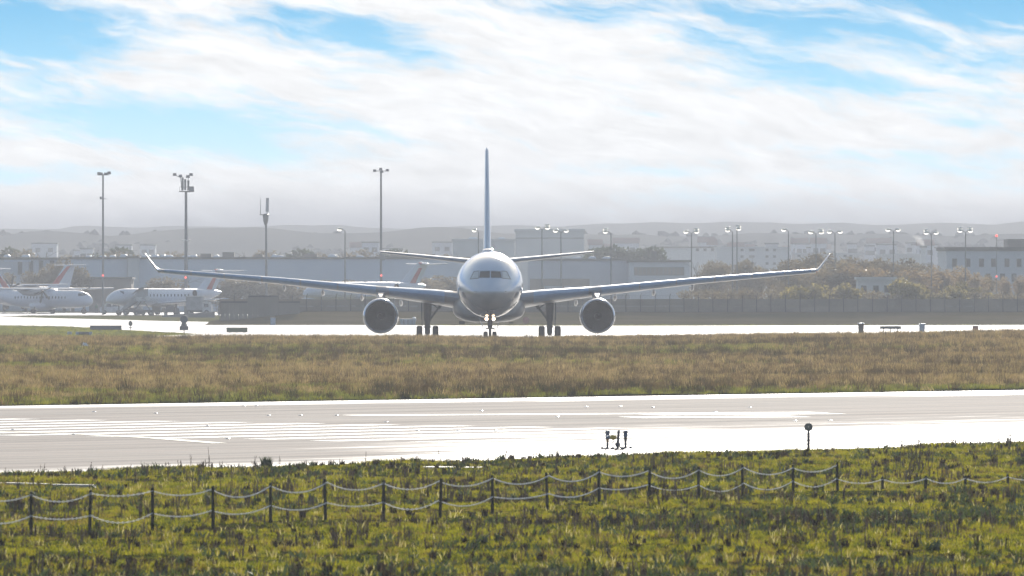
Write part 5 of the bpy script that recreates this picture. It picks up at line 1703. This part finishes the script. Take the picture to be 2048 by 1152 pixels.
# ================================================================== POST AND CHAIN FENCE
posts = [(-182, 1076, 986), (-60, 1070, 984), (62, 1065, 983), (179, 1062, 980), (305, 1060, 975), (426, 1055, 972), (541, 1047, 965), (651, 1040, 958), (767, 1036, 960), (880, 1034, 956), (985, 1028, 950),
         (1095, 1020, 945), (1198, 1008, 938), (1298, 1000, 936), (1397, 996, 934), (1485, 992, 929), (1586, 987, 930), (1675, 985, 925), (1765, 983, 953), (1851, 980, 951), (1931, 978, 951), (2016, 975, 948), (2100, 972, 947)]
fence = thing('chain_fence', 'post and white chain fence crossing the green verge', 'fence', (0, 0, 0))
tops = []
for k, (px, py, top) in enumerate(posts):
    d = gd(py, .08)
    x_, zt = GX(px, d), GZ(top, d)
    z0 = float(z_verge(np.array(x_), np.array(d))) - .05
    lean = .035 * math.sin(k * 4.7)
    mb = MB()
    r_ = .036
    mb.loft([[(r_ * q * math.cos(a), r_ * q * math.sin(a), z_) for a in np.linspace(.4, 6.68, 7, endpoint=False)] for z_, q in ((0, 1.08), ((zt - z0) * .5, 1.0), (zt - z0 - .03, .95), (zt - z0, .7))])
    po = obj('post', mb, M_stake, fence, smooth=40)
    po.location = (x_, d, z0)
    po.rotation_euler = (0, lean, .3 * k)
    tall = k < 18
    tops.append((x_ + lean * (zt - z0), d, zt, z0, tall))
link_v, link_f = [], []
def torus_link(L=.036, W=.015, r=.0062, nu=8, nv=4):
    vs, fs = [], []
    for i in range(nu):
        a = 2 * math.pi * i / nu
        cx_, cz_ = L * math.cos(a), W * math.sin(a)
        nx, nz = math.cos(a), math.sin(a)
        for j in range(nv):
            b = 2 * math.pi * j / nv
            vs.append(Vector((cx_ + r * math.cos(b) * nx, r * math.sin(b), cz_ + r * math.cos(b) * nz)))
    for i in range(nu):
        for j in range(nv):
            fs.append((i * nv + j, ((i + 1) % nu) * nv + j, ((i + 1) % nu) * nv + (j + 1) % nv, i * nv + (j + 1) % nv))
    return vs, fs
LV, LF = torus_link()
def chain(p, q, sag):
    n = max(8, int((q - p).length / .058))
    mb = MB()
    pts = []
    for i in range(n + 1):
        t_ = i / n
        c = p.lerp(q, t_)
        c.z -= sag * 4 * t_ * (1 - t_)
        pts.append(c)
    for i in range(n):
        a, b = pts[i], pts[i + 1]
        d = (b - a).normalized()
        s_ = d.cross(Vector((0, 0, 1))).normalized()
        u = s_.cross(d)
        if i % 2:
            s_, u = u, -s_
        m_ = (a + b) / 2
        mb.add([m_ + d * v.x + s_ * v.y + u * v.z for v in LV], LF)
    return obj('chain', mb, M_chain, fence, smooth=60)
rr_ = random.Random(3)
for a, b in zip(tops, tops[1:]):
    hi_a = Vector((a[0], a[1] - .04, a[2] - .07))
    hi_b = Vector((b[0], b[1] - .04, b[2] - .07))
    lo_a = Vector((a[0], a[1] - .04, a[3] + (a[2] - a[3]) * .47))
    lo_b = Vector((b[0], b[1] - .04, b[3] + (b[2] - b[3]) * .47))
    if a[4] and b[4]:
        chain(hi_a, hi_b, rr_.uniform(.08, .21))
        chain(lo_a, lo_b, rr_.uniform(.07, .20))
    elif a[4]:
        chain(lo_a, hi_b, .11)
    else:
        chain(hi_a, hi_b, rr_.uniform(.09, .13))

# pale kerb strips lying in the verge
def strip(p0, p1, wd, mat, lab, z=.11):
    a, b = ground(*p0, z=.1), ground(*p1, z=.1)
    t_ = (b - a).normalized()
    n_ = int((b - a).length / 1.2) or 1
    par = thing('kerb_strip', lab, 'kerb', (a.x, a.y, z), math.atan2(t_.y, t_.x))
    L = (b - a).length / n_
    me = MB().box((0, 0, 0), (L - .04, wd, .09)).mesh('kerb_stone', M_conc2)
    for k in range(n_):
        o_ = obj('kerb_stone', me, None, par)
        o_.location = (L * (k + .5), .02 * math.sin(k * 3), .01 * math.sin(k * 2.1))
        o_.rotation_euler = (0, .01 * math.sin(k * 1.7), .01 * math.sin(k * 5))
M_conc2 = pm('sunlit_kerb_concrete', (.33, .32, .30), (.26, .25, .23), 2, .6, coord='World')
strip((-80, 969), (190, 973), .22, M_conc2, 'pale kerb stones lying in the verge at left above the chain fence')
strip((850, 937), (965, 938), .6, M_conc2, 'pale kerb stones in the verge behind the middle of the fence')
strip((1030, 942), (1115, 942), .4, M_conc2, 'short row of pale kerb stones right of the middle row')

# ================================================================== GRASS
def tuft(name, n, h, spread, wid, mat, seed, bend=.5, tri=False):
    r_ = np.random.default_rng(seed)
    v, f = [], []
    for i in range(n):
        a = r_.uniform(0, 6.283)
        b = spread * r_.uniform(0, 1) ** .7
        bx, by = b * math.cos(a), b * math.sin(a)
        hh = h * r_.uniform(.45, 1.15)
        la = r_.uniform(0, 6.283)
        lx, ly = math.cos(la) * bend * hh * r_.uniform(.2, 1), math.sin(la) * bend * hh * r_.uniform(.2, 1)
        wa = r_.uniform(0, 6.283)
        wx_, wy_ = math.cos(wa) * wid, math.sin(wa) * wid
        k = len(v)
        if tri:
            v += [(bx - wx_, by - wy_, -.02), (bx + wx_, by + wy_, -.02), (bx + lx, by + ly, hh)]
            f.append((k, k + 1, k + 2))
        else:
            m_ = .55
            v += [(bx - wx_, by - wy_, -.02), (bx + wx_, by + wy_, -.02), (bx + lx * .3 + wx_ * .8, by + ly * .3 + wy_ * .8, hh * m_), (bx + lx * .3 - wx_ * .8, by + ly * .3 - wy_ * .8, hh * m_), (bx + lx, by + ly, hh)]
            f += [(k, k + 1, k + 2, k + 3), (k + 3, k + 2, k + 4)]
    me = bpy.data.meshes.new(name)
    me.from_pydata(v, [], f)
    me.materials.append(mat)
    return bpy.data.objects.new(name, me)

def weed(name, n, h, spread, mat, seed, r=.006, bits=10):
    """dry upright stalks with ragged seed heads"""
    r_ = np.random.default_rng(seed)
    mb = MB()
    for i in range(n):
        a = r_.uniform(0, 6.283)
        b = spread * r_.uniform(0, 1)
        p = Vector((b * math.cos(a), b * math.sin(a), -.02))
        hh = h * r_.uniform(.5, 1.1)
        q = p + Vector((r_.normal(0, .10) * hh, r_.normal(0, .10) * hh, hh))
        mb.tube(p, q, r, r * .6, 3, False)
        for k in range(bits):
            t_ = r_.uniform(.35, 1.0)
            c = p.lerp(q, t_)
            d = Vector(r_.normal(0, 1, 3)).normalized() * (.016 + .02 * r_.uniform())
            e = Vector(r_.normal(0, 1, 3)).normalized() * .010
            mb.add([c - e, c + e, c + d + Vector((0, 0, .01))], [(0, 1, 2)])
    me = mb.mesh(name, mat)
    return bpy.data.objects.new(name, me)

def scatter(name, label, pts, scl, sources, seed, cat='grass'):
    """instances of the source tufts on a cloud of points: one object, uncountable growth"""
    n = len(pts)
    r_ = np.random.default_rng(seed)
    me = bpy.data.meshes.new(name)
    me.vertices.add(n)
    me.vertices.foreach_set('co', pts.astype(np.float32).ravel())
    a = me.attributes.new('tuft_scale', 'FLOAT_VECTOR', 'POINT')
    a.data.foreach_set('vector', scl.astype(np.float32).ravel())
    rot = np.zeros((n, 3), np.float32)
    rot[:, 2] = r_.uniform(0, 6.283, n)
    rot[:, 0] = r_.normal(0, .08, n)
    rot[:, 1] = r_.normal(0, .08, n)
    a = me.attributes.new('tuft_turn', 'FLOAT_VECTOR', 'POINT')
    a.data.foreach_set('vector', rot.ravel())
    a = me.attributes.new('tuft_kind', 'INT', 'POINT')
    a.data.foreach_set('value', r_.integers(0, len(sources), n).astype(np.int32))
    o = bpy.data.objects.new(name, me)
    COL.objects.link(o)
    tag(o, label, cat, None, 'stuff')
    sc_ = bpy.data.collections.new(name + '_sources')
    for s_ in sources:
        sc_.objects.link(s_)
    ng_ = bpy.data.node_groups.new(name + '_growth', 'GeometryNodeTree')
    ng_.interface.new_socket(name='Geometry', in_out='INPUT', socket_type='NodeSocketGeometry')
    ng_.interface.new_socket(name='Geometry', in_out='OUTPUT', socket_type='NodeSocketGeometry')
    gi = ng_.nodes.new('NodeGroupInput')
    go_ = ng_.nodes.new('NodeGroupOutput')
    ip = ng_.nodes.new('GeometryNodeInstanceOnPoints')
    ci = ng_.nodes.new('GeometryNodeCollectionInfo')
    ci.inputs['Collection'].default_value = sc_
    ci.inputs['Separate Children'].default_value = True
    ci.inputs['Reset Children'].default_value = True
    def attr(nm, ty):
        q = ng_.nodes.new('GeometryNodeInputNamedAttribute')
        q.data_type = ty
        q.inputs['Name'].default_value = nm
        return q.outputs['Attribute']
    L = ng_.links.new
    L(gi.outputs[0], ip.inputs['Points'])
    L(ci.outputs[0], ip.inputs['Instance'])
    ip.inputs['Pick Instance'].default_value = True
    L(attr('tuft_kind', 'INT'), ip.inputs['Instance Index'])
    er = ng_.nodes.new('FunctionNodeEulerToRotation')
    L(attr('tuft_turn', 'FLOAT_VECTOR'), er.inputs[0])
    L(er.outputs[0], ip.inputs['Rotation'])
    L(attr('tuft_scale', 'FLOAT_VECTOR'), ip.inputs['Scale'])
    L(ip.outputs[0], go_.inputs[0])
    md = o.modifiers.new('growth', 'NODES')
    md.node_group = ng_
    return o

def wedge(n, d0, d1, k, seed):
    """n points spread evenly over the ground the camera can see between two distances"""
    r_ = np.random.default_rng(seed)
    d = np.sqrt(r_.uniform(d0 * d0, d1 * d1, n))
    x = r_.uniform(-k, k, n) * d
    return x, d, r_

GREEN = [(.030, .042, .005), (.075, .09, .006), (.155, .168, .007), (.245, .235, .010), (.22, .19, .025), (.14, .10, .04)]
M_g1 = leaf_mat('verge_grass_blades', GREEN, .30, .60, .50, stretch=(.45, 1, 1), gloss=.02)
M_g2 = leaf_mat('meadow_green_blades', [(.06, .068, .010), (.13, .14, .016), (.20, .20, .024)], .10, .60, .7)
M_dry = leaf_mat('dry_meadow_blades', [(.075, .048, .026), (.165, .115, .065), (.265, .19, .115), (.36, .28, .175), (.20, .16, .07)], .07, .48, .75, stretch=(.4, 1, 1), gloss=.03)
M_weed = leaf_mat('dry_brown_weeds', [(.07, .045, .03), (.11, .07, .045), (.14, .095, .06)], .4, .30, .6)
M_dock = leaf_mat('dark_green_leaves', [(.025, .04, .012), (.04, .06, .018), (.06, .08, .02)], .4, .4, .6)

# --- near verge
_fx = np.array([q[0] for q in tops])
_fy = np.array([q[1] for q in tops])
def near_fence(x, y):
    """growth is trampled and kept low along the fence line"""
    d = np.interp(x, _fx, _fy) - y
    return np.where((d > -1.0) & (d < 3.2), .55, 1.0)
def verge_mask(x, y):
    ye = A_NEAR.y + (x - A_NEAR.x) * dn.y / dn.x
    return y < ye - .15
x, y, r_ = wedge(120000, 128, 275, .105, 21)
m_ = verge_mask(x, y)
x, y = x[m_], y[m_]
dens = lump(x * .6, y, 2.4, 11) * .6 + lump(x, y, .9, 12) * .4
s = (.38 + .95 * dens ** 1.6) * r_.uniform(.6, 1.3, len(x)) * near_fence(x, y)
pts = np.stack([x, y, z_verge(x, y)], -1)
src = [tuft('grass_tuft', 22, .115, .14, .006, M_g1, 40 + i, .8) for i in range(4)]
scatter('verge_grass', 'short yellow-green grass of the verge around the chain fence', pts, np.stack([s * 1.2, s * 1.2, s], -1), src, 22)
# dark broad leaved clumps
x, y, r_ = wedge(34000, 128, 275, .105, 23)
band = np.exp(-((y - (165 + (x + 5) * .9)) / 7.0) ** 2) * (x > 2)
keep = verge_mask(x, y) & (near_fence(x, y) > .9) & (r_.uniform(0, 1, len(x)) < .35 * np.exp(-((y - 134) / 9.0) ** 2) + .18 * (lump(x * .35, y, 2.2, 14) > .62) + .55 * band * (lump(x * .5, y, 1.6, 15) > .35) + .12 * (lump(x * .3, y, 4, 17) > .66))
x, y = x[keep], y[keep]
s = r_.uniform(.6, 1.5, len(x))
src = [tuft('leaf_clump', 12, .16, .13, .022, M_dock, 60 + i, 1.0) for i in range(3)]
scatter('verge_leaves', 'dark green broad leaved clumps scattered over the verge', np.stack([x, y, z_verge(x, y)], -1), np.stack([s, s, s], -1), src, 24)
# dry weed stalks: in drifts
x, y, r_ = wedge(38000, 128, 277, .105, 25)
dr_ = .60 * np.exp(-((y - 136) / 11.0) ** 2) * (lump(x * .5, y, 1.5, 66) > .45) + .75 * (lump(x * .25, y * .55, 2.6, 18) > .60) + .80 * np.exp(-((y - 163 - x * .15) / 4.5) ** 2) * (lump(x * .6, y, 1.4, 67) > .35) + .75 * np.exp(-((y - (203 + x * 1.0)) / 6.0) ** 2) * (lump(x * .3, y, 3, 19) > .42) + .05
keep = verge_mask(x, y) & (r_.uniform(0, 1, len(x)) < dr_ * .30)
x, y = x[keep], y[keep]
s = r_.uniform(.45, 1.15, len(x)) * (.8 + .5 * (lump(x * .3, y, 3, 20)))
src = [weed('weed_stalk', 5, .34, .10, M_weed, 80 + i, .009, 18) for i in range(4)] + [tuft('dry_tuft', 16, .17, .13, .006, M_weed, 90, .7)]
scatter('verge_weeds', 'dry brown weed stalks standing in drifts over the verge', np.stack([x, y, z_verge(x, y)], -1), np.stack([s, s, s], -1), src, 26)
# dark clods and dead docks dotted over the turf
M_clod = leaf_mat('dead_dock_leaves', [(.025, .018, .010), (.05, .033, .018), (.075, .05, .028)], .5, .15, .6, gloss=.03)
x, y, r_ = wedge(34000, 126, 275, .105, 51)
cl = lump(x * .5, y * .8, 3.0, 52) * .7 + lump(x, y, .8, 53) * .3
keep = verge_mask(x, y) & (r_.uniform(0, 1, len(x)) < .03 + .24 * sstep(.52, .78, cl)) & (near_fence(x, y) > .9)
x, y = x[keep], y[keep]
s = r_.uniform(.45, 1.35, len(x))
src = [tuft('dock_clod', 14, .13, .07, .016, M_clod, 240 + i, .8) for i in range(3)]
scatter('verge_clods', 'dark brown dead docks and clods dotted over the verge turf', np.stack([x, y, z_verge(x, y) + .05], -1), np.stack([s, s, s], -1), src, 54)
# pale blades added as bright specks: sun glints put into their colour
M_pale = leaf_mat('pale_glint_blades', [(.24, .21, .10), (.34, .30, .15), (.42, .38, .22)], .5, .55, .6, gloss=.08)
x, y, r_ = wedge(18000, 126, 275, .105, 55)
keep = verge_mask(x, y) & (r_.uniform(0, 1, len(x)) < .25 + .5 * (y < 150))
x, y = x[keep], y[keep]
s = r_.uniform(.5, 1.3, len(x))
src = [tuft('glint_blade', 4, .15, .06, .008, M_pale, 250 + i, 1.0) for i in range(3)]
scatter('verge_glints', 'pale blades coloured to stand for sun glints in the verge', np.stack([x, y, z_verge(x, y) + .03], -1), np.stack([s, s, s], -1), src, 56)
# fringe along the runway edge
nfr = 3200
r_ = np.random.default_rng(27)
x = r_.uniform(-30, 32, nfr)
ye = A_NEAR.y + (x - A_NEAR.x) * dn.y / dn.x
y = ye - .1 + r_.normal(0, .5, nfr) * (lump(x, x * 0, 1.3, 30) + .2)
s = .6 + 1.1 * lump(x, x * 0, 1.7, 31) * r_.uniform(.5, 1.3, nfr)
src = [tuft('edge_tuft', 22, .14, .15, .009, M_g1, 140 + i, .8) for i in range(3)]
scatter('edge_grass', 'ragged fringe of grass along the near runway edge', np.stack([x, y, z_verge(x, y)], -1), np.stack([s, s, s], -1), src, 28)

# --- single tall weeds that stand against the runway
for px, py, h_, lab in ((362, 938, 32, 'thin dry stalk on the runway edge, first of the left trio'), (381, 937, 33, 'dry stalk on the runway edge, middle of the left trio'),
                        (418, 936, 46, 'tallest dry stalk on the left runway edge'), (507, 930, 30, 'forked dry stalk on the runway edge'), (560, 931, 26, 'bent dry stalk near the runway edge'),
                        (732, 927, 30, 'dry stalk alone on the runway edge left of the middle'), (880, 919, 26, 'feathery dry stalk on the runway edge near the middle'),
                        (966, 920, 20, 'short dry stalk right of the feathery one'), (1095, 917, 28, 'slim dry stalk left of the runway posts'), (1808, 905, 22, 'dark drooping stalk on the right runway edge')):
    p = ground(px, py, .1)
    t = weed('dry_stalk', 2 if h_ < 40 else 3, h_ / FPX * p.y, .05, M_weed, int(px), .007, 16)
    COL.objects.link(t)
    t.location = (p.x, p.y, float(z_verge(np.array(p.x), np.array(p.y))))
    tag(t, lab, 'weed', 'dry stalks on the runway edge')
for px, py, h_, wd_, n_, lab in ((1308, 938, 40, .45, 46, 'large dry brown weed clump right of the runway posts'), (1345, 934, 26, .5, 40, 'lower dry brown weed clump beside the large one'),
                                 (1590, 1103, 40, .30, 26, 'spreading dark thistle clump in the right foreground'), (1830, 1092, 36, .16, 18, 'upright reedy clump in the right foreground'),
                                 (1665, 1088, 30, .18, 18, 'small reedy clump between the two right foreground clumps'), (1830, 925, 34, .6, 40, 'dry reddish weed clump near the right runway edge'), (1985, 915, 26, .7, 40, 'dry reddish weed drift at the right edge of the verge')):
    p = ground(px, py, .1)
    t = weed('weed_clump', n_, h_ / FPX * p.y, wd_, M_weed, int(px) + 1, .008, 10)
    COL.objects.link(t)
    t.location = (p.x, p.y, float(z_verge(np.array(p.x), np.array(p.y))))
    tag(t, lab, 'weed', 'weed clumps on the verge')
p = ground(533, 931, .1)
t = tuft('green_bush', 160, .30, .16, .018, M_dock, 77, .6)
COL.objects.link(t)
t.location = (p.x, p.y, .05)
tag(t, 'small dark green bush on the runway edge left of the middle', 'bush')

# --- meadow
M_brush = leaf_mat('dark_meadow_tussock', [(.03, .028, .012), (.06, .04, .022), (.09, .062, .034)], .15, .35, .8, gloss=.03)
def meadow_pts(n, seed):
    x, y, r_ = wedge(n, 338, 664, .105, seed)
    k = y > far_edge_y(x) + .4
    return x[k], y[k], r_
def green_field(x, y):
    q = .55 * lump(x * .30, y * .55, 14, 41) + .3 * lump(x * .6, y, 6, 42) + .15 * lump(x, y, 2, 43)
    edge = np.exp(-((y - far_edge_y(x)) / 12.0) ** 2)
    mid = np.exp(-((y - 560) / 45.0) ** 2) * sstep(-40, -12, x) * (1 - sstep(8, 26, x))
    return q + .60 * edge + .14 * mid - .10 * sstep(10, 40, x)
x, y, r_ = meadow_pts(195000, 31)
gq = green_field(x, y)
dry = r_.uniform(0, 1, len(x)) > sstep(.50, .66, gq) * .93
xd, yd = x[dry], y[dry]
s = (.40 + 1.0 * lump(xd * .4, yd, 4, 45)) * r_.uniform(.5, 1.3, len(xd))
src = [tuft('dry_tuft', 24, .34, .26, .016, M_dry, 160 + i, .6, True) for i in range(5)]
scatter('meadow_dry_grass', 'tall dry brown grass of the meadow between runway and taxiway', np.stack([xd, yd, z_meadow(xd, yd)], -1), np.stack([s * 1.2, s * 1.2, s], -1), src, 32)
xg, yg = x[~dry], y[~dry]
s = r_.uniform(.6, 1.2, len(xg))
src = [tuft('green_tuft', 22, .20, .28, .018, M_g2, 180 + i, .8, True) for i in range(4)]
scatter('meadow_green_grass', 'patches of short green grass in the brown meadow', np.stack([xg, yg, z_meadow(xg, yg)], -1), np.stack([s * 1.2, s * 1.2, s], -1), src, 33)
x, y, r_ = meadow_pts(40000, 35)
kd = r_.uniform(0, 1, len(x)) < .12 + .75 * sstep(.55, .75, .6 * lump(x * .35, y * .5, 9, 71) + .4 * lump(x * .7, y, 3, 72))
x, y = x[kd], y[kd]
s = r_.uniform(.5, 1.3, len(x))
src = [tuft('dark_tuft', 30, .50, .32, .016, M_brush, 190 + i, .5, True) for i in range(3)]
scatter('meadow_dark_tufts', 'scattered darker tussocks in the meadow', np.stack([x, y, z_meadow(x, y)], -1), np.stack([s, s, s], -1), src, 36)
# short turf beyond the crest on the left, and the strip before the wall
x, y, r_ = wedge(26000, 690, 985, .080, 37)
def off_taxi(x, y):
    px = x * FPX / y + CX
    near = np.interp(px, [-400, 0, 130, 250, 400, 420, 3000], [948, 955, 935, 862, 800, 664, 664])
    far = np.interp(px, [-400, 0, 320, 760, 1250, 2400], [1240, 1195, 1042, 951, 940, 962])
    return (y < near - 2) | (y > far + 3)
k = off_taxi(x, y) & (y < 980)
x, y = x[k], y[k]
s = r_.uniform(.5, 1.2, len(x))
src = [tuft('turf_tuft', 16, .16, .34, .022, M_g2, 210 + i, .8, True) for i in range(3)]
scatter('far_turf', 'short sunlit turf beside the taxiway', np.stack([x, y, np.full_like(x, -.07)], -1), np.stack([s * 1.4, s * 1.4, s], -1), src, 38)

# ------------------------------------------------------------------ labels: where look alone cannot single a thing out, its place does
ORD = ['first', 'second', 'third', 'fourth', 'fifth', 'sixth', 'seventh', 'eighth', 'ninth', 'tenth', 'eleventh', 'twelfth', 'thirteenth', 'fourteenth', 'fifteenth', 'sixteenth',
       'seventeenth', 'eighteenth', 'nineteenth', 'twentieth', 'twenty-first', 'twenty-second', 'twenty-third', 'twenty-fourth', 'twenty-fifth', 'twenty-sixth']
by_label = {}
for o in scene.objects:
    if o.parent is None and o.get('category') and o.get('label') and o.get('group') and o.get('kind') is None:
        by_label.setdefault(o['label'], []).append(o)
for lab, os_ in by_label.items():
    if 1 < len(os_) <= len(ORD):
        os_.sort(key=lambda o: o.location.x / o.location.y)
        for i, o in enumerate(os_):
            o['label'] = lab + ', ' + ORD[i] + ' from the left'
